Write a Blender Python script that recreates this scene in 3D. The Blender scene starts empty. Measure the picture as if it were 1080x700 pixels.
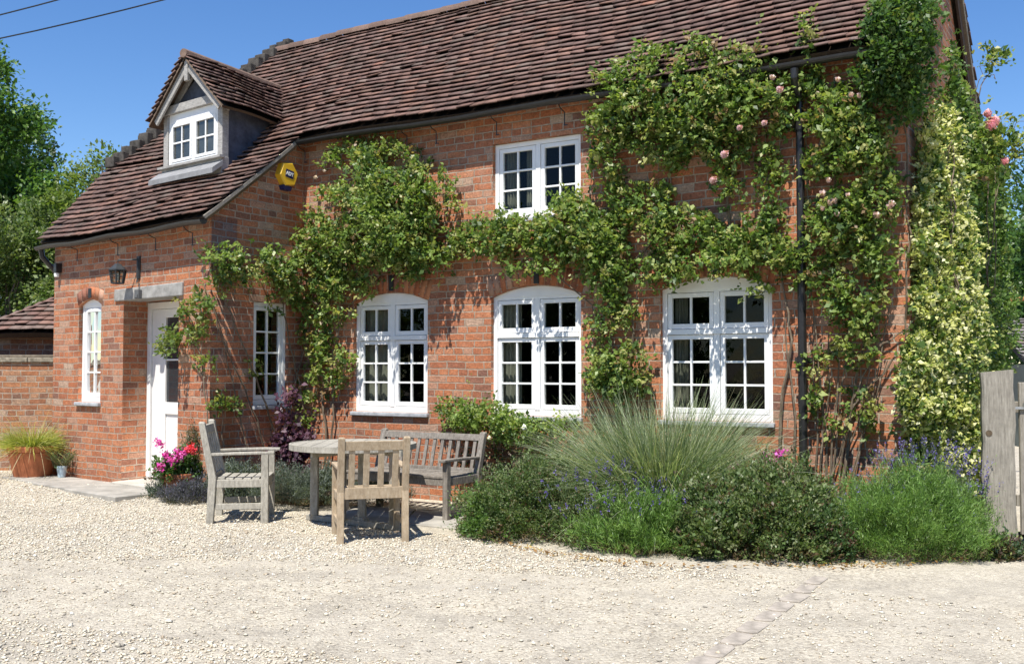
import bpy, bmesh, math, random
import numpy as np
from mathutils import Vector, Matrix
rng = np.random.default_rng(7)
random.seed(7)
S = bpy.context.scene
COL = S.collection
# ------------------------------------------------------------------ camera, sky, sun, exposure
EYE = 1.40; FPX = 1080.0; PITCH = math.atan(40/1080.0)
cam_d = bpy.data.cameras.new('camera'); cam = bpy.data.objects.new('camera', cam_d); COL.objects.link(cam)
cam.location = (0, 0, EYE); cam.rotation_euler = (math.pi/2 + PITCH, 0, 0)
cam_d.sensor_width = 36; cam_d.lens = 36.0; cam_d.clip_start = .05; cam_d.clip_end = 3000
S.camera = cam
SUNV = Vector((-.33*math.cos(math.radians(61)), -.944*math.cos(math.radians(61)), math.sin(math.radians(61)))).normalized()
world = bpy.data.worlds.new('World'); S.world = world; world.use_nodes = True
wn = world.node_tree; bg = wn.nodes['Background']
sky = wn.nodes.new('ShaderNodeTexSky'); sky.sky_type = 'NISHITA'; sky.sun_disc = False
sky.sun_elevation = math.radians(61); sky.sun_rotation = math.atan2(SUNV.x, SUNV.y)
sky.air_density = 1.0; sky.dust_density = 0.0; sky.ozone_density = 3.0; sky.altitude = 0
hs = wn.nodes.new('ShaderNodeHueSaturation'); hs.inputs['Saturation'].default_value = 1.24; hs.inputs['Value'].default_value = 1.08; hs.inputs['Hue'].default_value = .508
wn.links.new(sky.outputs[0], hs.inputs['Color']); wn.links.new(hs.outputs[0], bg.inputs[0]); bg.inputs[1].default_value = 0.10
sd = bpy.data.lights.new('sun', 'SUN'); sd.energy = 5.0; sd.angle = math.radians(.53); sd.color = (1, .955, .88)
sun = bpy.data.objects.new('sun', sd); COL.objects.link(sun); sun.location = (-20, -40, 60)
sun.rotation_euler = SUNV.to_track_quat('Z', 'Y').to_euler()
S.view_settings.view_transform = 'Standard'; S.view_settings.look = 'None'
S.view_settings.exposure = 0.60; S.view_settings.gamma = 1
S.render.resolution_x = 1024; S.render.resolution_y = 663
S.cycles.max_bounces = 7; S.cycles.transparent_max_bounces = 8
# ------------------------------------------------------------------ surveying helpers: sight lines of the photo met with real planes
def ray(px, py):
    u = np.asarray(px, float) - 540; v = 350 - np.asarray(py, float)
    c, s = math.cos(PITCH), math.sin(PITCH)
    return u, FPX*c - v*s, FPX*s + v*c
def ground(px, py, z=0.0):
    dx, dy, dz = ray(px, py); t = (z-EYE)/dz
    return dx*t, dy*t
def at_depth(px, py, Y):
    dx, dy, dz = ray(px, py); t = Y/dy
    return dx*t, np.asarray(Y)*1.0, EYE + dz*t
NH = (.5273, .8496); DR = (.8496, -.5273)
HX, HY = -2.47, 12.13                       # the corner where the porch wing meets the long wall
ANG = math.atan2(DR[1], DR[0])
def to_house(X, Y): return (X-HX)*DR[0]+(Y-HY)*DR[1], (X-HX)*NH[0]+(Y-HY)*NH[1]
def to_world(x, y): return HX+x*DR[0]+y*NH[0], HY+x*DR[1]+y*NH[1]
def wall_at(px, py, P0, nrm, off=0.0):
    """sight line met with the vertical plane through P0 (house coords) with normal nrm (house coords); returns house coords"""
    dx, dy, dz = ray(px, py)
    hx = dx*DR[0]+dy*DR[1]; hy = dx*NH[0]+dy*NH[1]
    cx, cy = to_house(0, 0)
    t = ((P0[0]-cx)*nrm[0]+(P0[1]-cy)*nrm[1]+off)/(hx*nrm[0]+hy*nrm[1])
    return cx+hx*t, cy+hy*t, EYE+dz*t
C1 = (0.0, -1.42); C0 = (-3.38, -.98)
EW = np.array([C1[0]-C0[0], C1[1]-C0[1]]); EW = EW/np.linalg.norm(EW)
NW = (EW[1], -EW[0])                        # outward normal of the wing front
def front_pt(px, py, off=0): return wall_at(px, py, (0, 0), (0, -1), off)
def wing_pt(px, py, off=0): return wall_at(px, py, C1, NW, off)
def side_pt(px, py, off=0): return wall_at(px, py, (0, 0), (1, 0), off)
# ------------------------------------------------------------------ object helpers
def tag(o, label=None, cat=None, group=None, kind=None):
    if label: o['label'] = label
    if cat: o['category'] = cat
    if group: o['group'] = group
    if kind: o['kind'] = kind
    return o
def link(name, me, m=None, parent=None, smooth=False):
    o = bpy.data.objects.new(name, me); COL.objects.link(o)
    if m is not None:
        me.materials.clear(); me.materials.append(m)
    if parent is not None: o.parent = parent
    if smooth: me.polygons.foreach_set('use_smooth', [True]*len(me.polygons))
    return o
def empty(name, loc=(0, 0, 0), rz=0.0, **k):
    o = bpy.data.objects.new(name, None); COL.objects.link(o); o.location = loc; o.rotation_euler = (0, 0, rz)
    o.empty_display_size = .1
    tag(o, **k); return o
class MB:
    def __init__(s): s.v = []; s.f = []
    def poly(s, pts, faces):
        n = len(s.v); s.v += [tuple(map(float, p)) for p in pts]; s.f += [tuple(i+n for i in f) for f in faces]
    def box(s, x0, x1, y0, y1, z0, z1):
        s.poly([(x0,y0,z0),(x1,y0,z0),(x1,y1,z0),(x0,y1,z0),(x0,y0,z1),(x1,y0,z1),(x1,y1,z1),(x0,y1,z1)],
               [(3,2,1,0),(4,5,6,7),(0,1,5,4),(1,2,6,5),(2,3,7,6),(3,0,4,7)])
    def beam(s, a, b, w, h, up=(0, 0, 1)):
        a, b = Vector(a), Vector(b); d = (b-a).normalized(); up = Vector(up)
        if abs(d.dot(up)) > .98: up = Vector((0, 1, 0))
        r = d.cross(up).normalized()*(w/2); u = r.cross(d).normalized()*(h/2)
        P = [a-r-u, a+r-u, a+r+u, a-r+u, b-r-u, b+r-u, b+r+u, b-r+u]
        s.poly(P, [(0,1,2,3),(7,6,5,4),(4,5,1,0),(5,6,2,1),(6,7,3,2),(7,4,0,3)])
    def tube(s, pts, r, n=6, cap=True):
        pts = [Vector(p) for p in pts]; rr = r if hasattr(r, '__len__') else [r]*len(pts)
        base = len(s.v); up = Vector((.13, .31, .94))
        for i, p in enumerate(pts):
            d = (pts[min(i+1, len(pts)-1)]-pts[max(i-1, 0)]).normalized()
            a = d.cross(up)
            if a.length < .1: a = d.cross(Vector((1, 0, 0)))
            a.normalize(); b = d.cross(a)
            for k in range(n):
                t = 2*math.pi*k/n; q = p+(a*math.cos(t)+b*math.sin(t))*rr[i]; s.v.append(tuple(q))
        for i in range(len(pts)-1):
            for k in range(n):
                s.f.append((base+i*n+k, base+i*n+(k+1) % n, base+(i+1)*n+(k+1) % n, base+(i+1)*n+k))
        if cap:
            s.f.append(tuple(base+k for k in range(n))[::-1]); s.f.append(tuple(base+(len(pts)-1)*n+k for k in range(n)))
    def lathe(s, prof, c=(0, 0, 0), n=20):
        base = len(s.v)
        for r, z in prof:
            for k in range(n):
                t = 2*math.pi*k/n; s.v.append((c[0]+r*math.cos(t), c[1]+r*math.sin(t), c[2]+z))
        for i in range(len(prof)-1):
            for k in range(n):
                s.f.append((base+i*n+k, base+i*n+(k+1) % n, base+(i+1)*n+(k+1) % n, base+(i+1)*n+k))
        s.f.append(tuple(base+k for k in range(n))[::-1]); s.f.append(tuple(base+(len(prof)-1)*n+k for k in range(n)))
    def prism(s, pts, y0, y1):          # outline in x,z ; thickness along y
        n = len(pts)
        s.poly([(p[0], y0, p[1]) for p in pts]+[(p[0], y1, p[1]) for p in pts],
               [tuple(range(n)), tuple(range(2*n-1, n-1, -1))]+[(i, i+n, (i+1) % n+n, (i+1) % n) for i in range(n)])
    def build(s, name, m, parent=None, smooth=False, bevel=0, xf=None):
        me = bpy.data.meshes.new(name)
        v = s.v if xf is None else [tuple(xf(p)) for p in s.v]
        me.from_pydata(v, [], s.f); me.update()
        bm = bmesh.new(); bm.from_mesh(me); bmesh.ops.recalc_face_normals(bm, faces=bm.faces); bm.to_mesh(me); bm.free()
        o = link(name, me, m, parent, smooth)
        if bevel:
            b = o.modifiers.new('bevel', 'BEVEL'); b.width = bevel; b.segments = 2; b.limit_method = 'ANGLE'
        return o
def np_mesh(name, V, Q, m, parent=None, tint=None, smooth=False):
    """V (n,3) vertices, Q (k,c) faces, tint (n,3) natural colour variation of the pieces"""
    me = bpy.data.meshes.new(name); V = np.asarray(V, np.float32); Q = np.asarray(Q, np.int32)
    me.vertices.add(len(V)); me.vertices.foreach_set('co', V.ravel())
    k, c = Q.shape
    me.loops.add(k*c); me.loops.foreach_set('vertex_index', Q.ravel())
    me.polygons.add(k); me.polygons.foreach_set('loop_start', np.arange(0, k*c, c, dtype=np.int32))
    try: me.polygons.foreach_set('loop_total', np.full(k, c, np.int32))
    except Exception: pass
    me.update(calc_edges=True)
    if tint is not None:
        a = me.color_attributes.new('tint', 'FLOAT_COLOR', 'POINT')
        t4 = np.ones((len(V), 4), np.float32); t4[:, :3] = tint; a.data.foreach_set('color', t4.ravel())
    return link(name, me, m, parent, smooth)
def box_uv(o, s=1.0):
    me = o.data
    while me.uv_layers: me.uv_layers.remove(me.uv_layers[0])
    uv = me.uv_layers.new(name='UVMap')
    for p in me.polygons:
        n = p.normal
        for li in p.loop_indices:
            co = me.vertices[me.loops[li].vertex_index].co
            if abs(n.z) > .8: u, v = co.x, co.y
            elif abs(n.x) > abs(n.y): u, v = co.y+.11, co.z
            else: u, v = co.x, co.z
            uv.data[li].uv = (u*s, v*s)
def wall_mesh(name, outline, holes, thick, m, parent, xf):
    cu = bpy.data.curves.new('tmp', 'CURVE'); cu.dimensions = '2D'; cu.fill_mode = 'BOTH'; cu.extrude = thick/2
    for pts in [outline]+holes:
        sp = cu.splines.new('POLY'); sp.points.add(len(pts)-1); sp.use_cyclic_u = True
        for i, p in enumerate(pts): sp.points[i].co = (p[0], p[1], 0, 1)
    ob = bpy.data.objects.new('tmp', cu); COL.objects.link(ob); bpy.context.view_layer.update()
    me = bpy.data.meshes.new_from_object(ob.evaluated_get(bpy.context.evaluated_depsgraph_get()))
    bpy.data.objects.remove(ob); bpy.data.curves.remove(cu)
    for v in me.vertices:
        a, z, t = v.co; v.co = xf(a, t+thick/2, z)
    bm = bmesh.new(); bm.from_mesh(me); bmesh.ops.recalc_face_normals(bm, faces=bm.faces); bm.to_mesh(me); bm.free()
    me.name = name; o = link(name, me, m, parent); me.update(); box_uv(o); return o
# ------------------------------------------------------------------ materials
def mat(name, rough=.6, spec=.3):
    m = bpy.data.materials.new(name); m.use_nodes = True; nt = m.node_tree
    b = nt.nodes['Principled BSDF']; b.inputs['Roughness'].default_value = rough
    b.inputs['Specular IOR Level'].default_value = spec
    return m, nt, b
def N(nt, t, **k):
    n = nt.nodes.new(t)
    for a, v in k.items():
        if a in n.inputs: n.inputs[a].default_value = v
        else: setattr(n, a, v)
    return n
def noise(nt, vec, scale, detail=4, rough=.6):
    n = nt.nodes.new('ShaderNodeTexNoise'); n.inputs['Scale'].default_value = scale
    n.inputs['Detail'].default_value = detail; n.inputs['Roughness'].default_value = rough
    if vec is not None: nt.links.new(vec, n.inputs['Vector'])
    return n.outputs['Fac']
def ramp(nt, fac, stops, interp='LINEAR'):
    r = nt.nodes.new('ShaderNodeValToRGB'); r.color_ramp.interpolation = interp; e = r.color_ramp.elements
    while len(e) < len(stops): e.new(.5)
    for i, (p, c) in enumerate(stops):
        e[i].position = p; e[i].color = (tuple(c)[:3]+(1,)) if hasattr(c, '__len__') else (c, c, c, 1)
    nt.links.new(fac, r.inputs['Fac']); return r.outputs['Color']
def mix(nt, fac, a, b, mode='MIX'):
    n = nt.nodes.new('ShaderNodeMix'); n.data_type = 'RGBA'; n.blend_type = mode
    for s, v in ((n.inputs[0], fac), (n.inputs[6], a), (n.inputs[7], b)):
        if hasattr(v, 'is_output'): nt.links.new(v, s)
        elif hasattr(v, '__len__'): s.default_value = tuple(v)[:3]+(1,)
        else: s.default_value = v
    return n.outputs[2]
def math_n(nt, op, a, b=0.0):
    n = nt.nodes.new('ShaderNodeMath'); n.operation = op
    for s, v in ((n.inputs[0], a), (n.inputs[1], b)):
        if hasattr(v, 'is_output'): nt.links.new(v, s)
        else: s.default_value = v
    return n.outputs[0]
def bump(nt, b, h, strength=.5, dist=.01):
    n = nt.nodes.new('ShaderNodeBump'); n.inputs['Strength'].default_value = strength; n.inputs['Distance'].default_value = dist
    nt.links.new(h, n.inputs['Height']); nt.links.new(n.outputs[0], b.inputs['Normal'])
def objc(nt): return nt.nodes.new('ShaderNodeTexCoord').outputs['Object']
def plain(name, c, rough=.5, spec=.3, var=.12, scale=8, metallic=0, bmp=0):
    m, nt, b = mat(name, rough, spec); v = objc(nt)
    f = noise(nt, v, scale, 5, .65)
    nt.links.new(ramp(nt, f, [(.3, [x*(1-var) for x in c]), (.7, [min(1, x*(1+var)) for x in c])]), b.inputs['Base Color'])
    b.inputs['Metallic'].default_value = metallic
    if bmp: bump(nt, b, noise(nt, v, scale*6, 5, .7), bmp, .004)
    return m
def brick_mat(name, seed=0.0, soot=0.0, shift=1.0):
    m, nt, b = mat(name, .88, .15); L = nt.links
    uv = nt.nodes.new('ShaderNodeUVMap').outputs['UV']
    add = N(nt, 'ShaderNodeVectorMath', operation='ADD'); L.new(uv, add.inputs[0])
    nz = nt.nodes.new('ShaderNodeTexNoise'); nz.inputs['Scale'].default_value = 1.7; nz.inputs['Detail'].default_value = 2; L.new(uv, nz.inputs['Vector'])
    sc = N(nt, 'ShaderNodeVectorMath', operation='MULTIPLY_ADD'); L.new(nz.outputs['Color'], sc.inputs[0]); sc.inputs[1].default_value = (.07, .035, 0); sc.inputs[2].default_value = (seed, seed*.37, 0)
    nz2 = nt.nodes.new('ShaderNodeTexNoise'); nz2.inputs['Scale'].default_value = 23; nz2.inputs['Detail'].default_value = 2; L.new(uv, nz2.inputs['Vector'])
    sc2 = N(nt, 'ShaderNodeVectorMath', operation='MULTIPLY_ADD'); L.new(nz2.outputs['Color'], sc2.inputs[0]); sc2.inputs[1].default_value = (.017, .012, 0); L.new(sc.outputs[0], sc2.inputs[2])
    L.new(sc2.outputs[0], add.inputs[1]); vec = add.outputs[0]
    def bk(c1, c2, mo, bias=0):
        n = nt.nodes.new('ShaderNodeTexBrick'); L.new(vec, n.inputs['Vector']); n.offset = .5; n.squash = .52; n.squash_frequency = 3; n.offset_frequency = 2
        n.inputs['Color1'].default_value = c1; n.inputs['Color2'].default_value = c2; n.inputs['Mortar'].default_value = mo
        n.inputs['Scale'].default_value = 1; n.inputs['Brick Width'].default_value = .236; n.inputs['Row Height'].default_value = .0755
        n.inputs['Mortar Size'].default_value = .0075; n.inputs['Mortar Smooth'].default_value = .35; n.inputs['Bias'].default_value = bias
        return n
    g = bk((0, 0, 0, 1), (1, 1, 1, 1), (.5, .5, .5, 1))
    k = shift
    tone = ramp(nt, g.outputs['Color'], [(0, (.20*k, .10, .075)), (.07, (.27*k, .11, .07)), (.18, (.36*k, .125, .065)), (.45, (.43*k, .145, .066)), (.68, (.49*k, .18, .082)), (.86, (.51*k, .22, .12)), (.95, (.44*k, .25, .17)), (1, (.46, .33, .24))])
    blot = noise(nt, uv, 46, 5, .75)
    tone = mix(nt, .8, tone, ramp(nt, blot, [(.3, .18), (.5, .5), (.7, .88)]), 'OVERLAY')
    tone = mix(nt, .5, tone, ramp(nt, noise(nt, uv, 14, 4, .7), [(.3, .25), (.7, .75)]), 'OVERLAY')
    pale = ramp(nt, noise(nt, uv, 1.3, 6, .75), [(.52, 0), (.72, .42)])
    tone = mix(nt, pale, tone, (.50, .36, .27))
    dk = ramp(nt, noise(nt, uv, 3.1, 7, .8), [(.5, 0), (.75, .4+soot)])
    tone = mix(nt, dk, tone, (.13, .075, .055))
    tone = mix(nt, .10, tone, (.46, .28, .18))
    mort = ramp(nt, noise(nt, uv, 12, 5, .7), [(.3, (.30, .23, .17)), (.7, (.56, .46, .36))])
    worn = ramp(nt, noise(nt, uv, 7.5, 9, .85), [(.53, 0), (.66, .42)])          # lime bloom and smeared pointing
    tone = mix(nt, worn, tone, (.50, .37, .27))
    col = mix(nt, g.outputs['Fac'], tone, mort)
    hsv = nt.nodes.new('ShaderNodeHueSaturation'); hsv.inputs['Saturation'].default_value = 1.0; hsv.inputs['Value'].default_value = .88; L.new(col, hsv.inputs['Color'])
    L.new(hsv.outputs[0], b.inputs['Base Color'])
    inv = math_n(nt, 'SUBTRACT', 1.0, g.outputs['Fac'])
    h = math_n(nt, 'ADD', inv, math_n(nt, 'MULTIPLY', blot, .7)); h = math_n(nt, 'ADD', h, math_n(nt, 'MULTIPLY', g.outputs['Color'], .35))
    bump(nt, b, h, .9, .012)
    return m
def tint_mat(name, rough=.8, spec=.2, speck=.35, scale=30, bmp=.5, moss=0):
    m, nt, b = mat(name, rough, spec); v = objc(nt)
    a = nt.nodes.new('ShaderNodeAttribute'); a.attribute_name = 'tint'
    f = noise(nt, v, scale, 5, .75)
    c = mix(nt, speck, a.outputs['Color'], ramp(nt, f, [(.25, .15), (.75, .9)]), 'OVERLAY')
    if moss:
        c = mix(nt, ramp(nt, noise(nt, v, 2.2, 7, .8), [(.5, 0), (.72, moss)]), c, (.085, .07, .05))
        c = mix(nt, ramp(nt, noise(nt, v, 17, 6, .8), [(.6, 0), (.72, moss*.8)]), c, (.42, .40, .33))
    nt.links.new(c, b.inputs['Base Color'])
    if bmp: bump(nt, b, f, bmp, .006)
    return m
def leaf_mat(name, trans=.30, rough=.42):
    m = bpy.data.materials.new(name); m.use_nodes = True; nt = m.node_tree; L = nt.links
    b = nt.nodes['Principled BSDF']; b.inputs['Roughness'].default_value = rough; b.inputs['Specular IOR Level'].default_value = .35
    a = nt.nodes.new('ShaderNodeAttribute'); a.attribute_name = 'tint'
    L.new(a.outputs['Color'], b.inputs['Base Color'])
    t = nt.nodes.new('ShaderNodeBsdfTranslucent'); L.new(mix(nt, 1, a.outputs['Color'], (1.5, 1.6, .7), 'MULTIPLY'), t.inputs['Color'])
    ms = nt.nodes.new('ShaderNodeMixShader'); ms.inputs[0].default_value = trans
    L.new(b.outputs[0], ms.inputs[1]); L.new(t.outputs[0], ms.inputs[2]); L.new(ms.outputs[0], nt.nodes['Material Output'].inputs['Surface'])
    return m
def wood_mat(name, c1, c2, c3, axis_scale=(3, 3, 3)):
    m, nt, b = mat(name, .85, .15); v = objc(nt)
    mp = nt.nodes.new('ShaderNodeMapping'); nt.links.new(v, mp.inputs['Vector']); mp.inputs['Scale'].default_value = axis_scale
    f = noise(nt, mp.outputs[0], 9, 6, .75); g = noise(nt, v, 5, 5, .7)
    c = ramp(nt, f, [(.28, c1), (.5, c2), (.72, c3)])
    c = mix(nt, ramp(nt, g, [(.45, 0), (.75, .45)]), c, [x*.55 for x in c1])
    c = mix(nt, ramp(nt, noise(nt, v, 31, 5, .8), [(.6, 0), (.7, .4)]), c, (.42, .42, .36))
    nt.links.new(c, b.inputs['Base Color']); bump(nt, b, f, .5, .004)
    return m
M_brick = brick_mat('brick', 0.0); M_brick2 = brick_mat('old brick', 3.3, .35, .85)
M_tile = tint_mat('clay tile', .85, .18, .5, 42, .5, .55)
M_white = plain('white paint', (.80, .80, .78), .42, .4, .05, 6, bmp=.1)
M_greyw = wood_mat('grey oak', (.22, .21, .19), (.36, .345, .32), (.50, .48, .44), (2, 2, 9))
M_gutter = plain('black gutter paint', (.018, .017, .017), .4, .5, .3, 20)
M_lead = plain('lead', (.065, .075, .10), .6, .3, .5, 7, bmp=.3)
M_sill = plain('stone sill', (.36, .37, .38), .8, .2, .3, 14, bmp=.3)
M_stone = plain('limestone', (.44, .41, .35), .85, .2, .3, 5, bmp=.5)
M_lintel = plain('grey stone', (.30, .29, .27), .85, .2, .35, 9, bmp=.5)
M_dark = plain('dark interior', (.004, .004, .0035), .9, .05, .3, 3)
M_curtain = plain('curtain cloth', (.26, .25, .20), .9, .1, .15, 20)
M_yellow = plain('yellow plastic', (.78, .46, .03), .35, .5, .04, 10)
M_blue = plain('blue plastic', (.012, .018, .09), .4, .5, .1, 10)
M_terra = plain('terracotta', (.42, .15, .07), .85, .2, .3, 9, bmp=.3)
M_leaf = leaf_mat('leaf', .36); M_petal = leaf_mat('petal', .25, .6)
M_bark = wood_mat('bark', (.09, .065, .045), (.17, .13, .09), (.27, .22, .16), (6, 6, 1.2))
M_teak = wood_mat('weathered teak', (.27, .20, .13), (.42, .33, .225), (.53, .44, .32), (5, 5, 1.5))
M_teakg = wood_mat('greyed teak', (.22, .205, .17), (.37, .345, .29), (.52, .49, .42), (5, 5, 1.5))
M_bench = wood_mat('dark weathered wood', (.115, .10, .085), (.22, .195, .165), (.36, .33, .29), (5, 5, 1.5))
M_post = wood_mat('oak post', (.15, .135, .11), (.29, .265, .22), (.41, .38, .32), (9, 9, .8))
M_door = plain('door paint', (.78, .77, .74), .4, .4, .04, 4)
# glass: see-through with a clear reflection
M_glass = bpy.data.materials.new('window glass'); M_glass.use_nodes = True
_n = M_glass.node_tree; _o = _n.nodes['Material Output']; _n.nodes.remove(_n.nodes['Principled BSDF'])
_t = _n.nodes.new('ShaderNodeBsdfTransparent'); _t.inputs[0].default_value = (.68, .72, .70, 1)
_g = _n.nodes.new('ShaderNodeBsdfGlossy'); _g.inputs['Roughness'].default_value = .02
_f = _n.nodes.new('ShaderNodeFresnel'); _f.inputs[0].default_value = 1.30
_b = _n.nodes.new('ShaderNodeBump'); _b.inputs['Strength'].default_value = .12; _b.inputs['Distance'].default_value = .02
_tc = _n.nodes.new('ShaderNodeTexCoord'); _n.links.new(noise(_n, _tc.outputs['Object'], 3, 2), _b.inputs['Height']); _n.links.new(_b.outputs[0], _g.inputs['Normal'])
_m = _n.nodes.new('ShaderNodeMixShader'); _n.links.new(_f.outputs[0], _m.inputs[0]); _n.links.new(_t.outputs[0], _m.inputs[1]); _n.links.new(_g.outputs[0], _m.inputs[2]); _n.links.new(_m.outputs[0], _o.inputs['Surface'])

# ------------------------------------------------------------------ ground
def rise(X, Y):
    hx, hy = to_house(X, Y)
    a = np.clip((1.6-hx)/1.6, 0, 1); b = np.clip((hy+2.6)/1.1, 0, 1)
    a = a*a*(3-2*a); b = b*b*(3-2*b)
    return .065*a*b
gm, nt, b = mat('gravel ground', .95, .1)
v = nt.nodes.new('ShaderNodeNewGeometry').outputs['Position']
fine = noise(nt, v, 55, 6, .85); mid = noise(nt, v, 9, 6, .8); big = noise(nt, v, .7, 5, .65)
vo = nt.nodes.new('ShaderNodeTexVoronoi'); vo.inputs['Scale'].default_value = 60; nt.links.new(v, vo.inputs['Vector'])
peb = ramp(nt, math_n(nt, 'ADD', math_n(nt, 'MULTIPLY', vo.outputs['Color'], .6), math_n(nt, 'MULTIPLY', fine, .4)), [(.2, (.18, .155, .12)), (.34, (.39, .34, .26)), (.5, (.56, .50, .385)), (.75, (.68, .62, .50))])
dirt = ramp(nt, mid, [(.3, (.40, .355, .285)), (.7, (.60, .55, .45))])
c = mix(nt, ramp(nt, big, [(.42, .25), (.62, .85)]), peb, dirt)
c = mix(nt, ramp(nt, noise(nt, v, 1.6, 8, .8), [(.46, 0), (.66, .7)]), c, (.29, .26, .215))
c = mix(nt, .6, c, ramp(nt, noise(nt, v, 120, 4, .8), [(.3, .2), (.5, .5), (.7, .8)]), 'OVERLAY')
nt.links.new(c, b.inputs['Base Color'])
bump(nt, b, math_n(nt, 'ADD', math_n(nt, 'MULTIPLY', vo.outputs['Distance'], -1.0), fine), .8, .012)
def lin(a, b_, s): return np.arange(a, b_, s)
xs = np.unique(np.concatenate([[-900, -300, -100, -40, -20], lin(-12, 9, .12), [12, 20, 40, 100, 300, 900]]))
ys = np.unique(np.concatenate([[-300, -60, -20, -5, 0, 2], lin(3, 15, .12), [17, 20, 30, 60, 150, 400, 1500]]))
GX, GY = np.meshgrid(xs, ys)
def ripple(X, Y): return .012*np.sin(X*1.3+.7*Y)+.010*np.sin(Y*2.1-X*.6)+.006*np.sin(X*4.1+1)*np.sin(Y*3.7)
GZ = np.where((np.abs(GX) < 14) & (GY > 2.5) & (GY < 15), rise(GX, GY)+ripple(GX, GY)*.5, 0)
V = np.stack([GX.ravel(), GY.ravel(), GZ.ravel()], 1); w = len(xs)
I = np.arange(len(ys)-1)[:, None]*w+np.arange(w-1)[None]; I = I.ravel()
tag(np_mesh('ground', V, np.stack([I, I+1, I+w+1, I+w], 1), gm, smooth=True), kind='structure')
def gz(X, Y): return rise(X, Y)+ripple(X, Y)*.5

# soil of the planting beds
soil = plain('soil', (.07, .05, .035), .95, .1, .4, 20, bmp=.8)
def bed_polygon(pts, top=.05, name='soil'):
    m = MB(); n = len(pts); cx = sum(p[0] for p in pts)/n; cy = sum(p[1] for p in pts)/n
    P = [(x, y, -.03) for x, y in pts]+[(x, y, top) for x, y in pts]
    m.poly(P, [tuple(range(n, 2*n))]+[(i, (i+1) % n, (i+1) % n+n, i+n) for i in range(n)])
    return tag(m.build(name, soil), kind='structure')
BED_PX = [(503, 552), (530, 572), (580, 583), (650, 594), (740, 600), (860, 600), (950, 598), (1030, 588), (1085, 578), (1085, 545)]
bedE = [tuple(map(float, ground(x, y))) for x, y in BED_PX]
bedR = [tuple(map(float, ground(x, y-15))) for x, y in BED_PX]
bedR += [to_world(7.6, -.02), to_world(6.7, -.02), to_world(2.35, -.02)]
bed_polygon(bedR, .03)
bedL = [tuple(map(float, ground(x, y))) for x, y in [(180, 521), (200, 527), (260, 532), (330, 534), (352, 531)]]+[to_world(1.1, -.02), to_world(.02, -.02), to_world(.02, -1.40), to_world(-.3, -1.42)]
bed_polygon(bedL, .075)
def inpoly(X, Y, poly):
    r = np.zeros(X.shape, bool); n = len(poly)
    for i in range(n):
        x1, y1 = poly[i]; x2, y2 = poly[(i+1) % n]
        c = ((y1 > Y) != (y2 > Y)) & (X < (x2-x1)*(Y-y1)/(y2-y1+1e-12)+x1); r ^= c
    return r
# loose stones
def gravel(n):
    Y = 4.3+(rng.random(n)**.75)*9.2; X = (rng.random(n)-.5)*(Y*1.16)-.2
    hx, hy = to_house(X, Y)
    k = ~inpoly(X, Y, bedR) & ~inpoly(X, Y, bedL) & ~((hy > -.02) & (hx > 0)) & (hy-(-.98-(hx+3.38)*.13) < 0.05)
    # wheel-worn strips hold fewer stones
    worn = (np.sin((X*.35+Y*1.0)*1.25+.4) > .1) & (Y < 7.6)
    worn2 = (X > .8) & (Y < 6.9)
    k &= ~((worn | worn2) & (rng.random(n) < .84))
    X, Y = X[k], Y[k]; n = len(X)
    s = rng.lognormal(math.log(.0080), .36, n); s = np.clip(s, .004, .022)
    base = np.array([(1,0,0),(0,1,0),(-1,0,0),(0,-1,0),(0,0,.62),(.0,.0,-.5)], float)
    P = base[None]*(1+rng.normal(0, .22, (n, 6, 3))); P *= (s[:, None, None]*np.stack([np.ones(n), rng.uniform(.6, 1, n), rng.uniform(.6, 1, n)], 1)[:, None])
    a = rng.random(n)*6.28; ca, sa = np.cos(a)[:, None], np.sin(a)[:, None]
    tl = rng.normal(0, .35, n)[:, None]
    x, y, z = P[..., 0], P[..., 1], P[..., 2]+P[..., 0]*tl
    W = np.stack([x*ca-y*sa+X[:, None], x*sa+y*ca+Y[:, None], z+(gz(X, Y)+s*.28)[:, None]], 2)
    F = np.array([(0,1,4),(1,2,4),(2,3,4),(3,0,4),(1,0,5),(2,1,5),(3,2,5),(0,3,5)])
    Q = (F[None]+np.arange(n)[:, None, None]*6).reshape(-1, 3)
    pal = np.array([(.60,.535,.41),(.67,.61,.49),(.54,.46,.34),(.59,.54,.44),(.45,.37,.27),(.31,.28,.23),(.71,.67,.57)])
    ci = rng.choice(7, n, p=[.25,.20,.16,.14,.10,.07,.08]); c = pal[ci]*rng.uniform(.85, 1.12, (n, 1))
    tag(np_mesh('gravel', W.reshape(-1, 3), Q, M_peb, tint=np.repeat(c, 6, 0)), kind='stuff', label='loose cream gravel scattered over the yard', cat='gravel')
M_peb = tint_mat('pebble', .9, .15, .25, 90, 0)
gravel(190000)
# ------------------------------------------------------------------ paving
pm = plain('worn paving', (.34, .32, .28), .9, .15, .3, 4, bmp=.6)
def paving(quads, name, z):
    m = MB()
    for q in quads:
        c = (sum(p[0] for p in q)/4, sum(p[1] for p in q)/4)
        q2 = [(c[0]+(p[0]-c[0])*.985, c[1]+(p[1]-c[1])*.985) for p in q]
        zz = z+random.uniform(-.003, .004)
        m.poly([(x, y, -.05) for x, y in q2]+[(x, y, zz) for x, y in q2], [(4,5,6,7),(0,1,5,4),(1,2,6,5),(2,3,7,6),(3,0,4,7)])
    return tag(m.build(name, pm, bevel=.006), kind='structure')
def wf(x, d): # point in front of the wing: x along from C0 (0) to C1 (3.41), d out
    p = np.array(C0)+EW*x+np.array(NW)*-d
    return to_world(*p)
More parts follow.
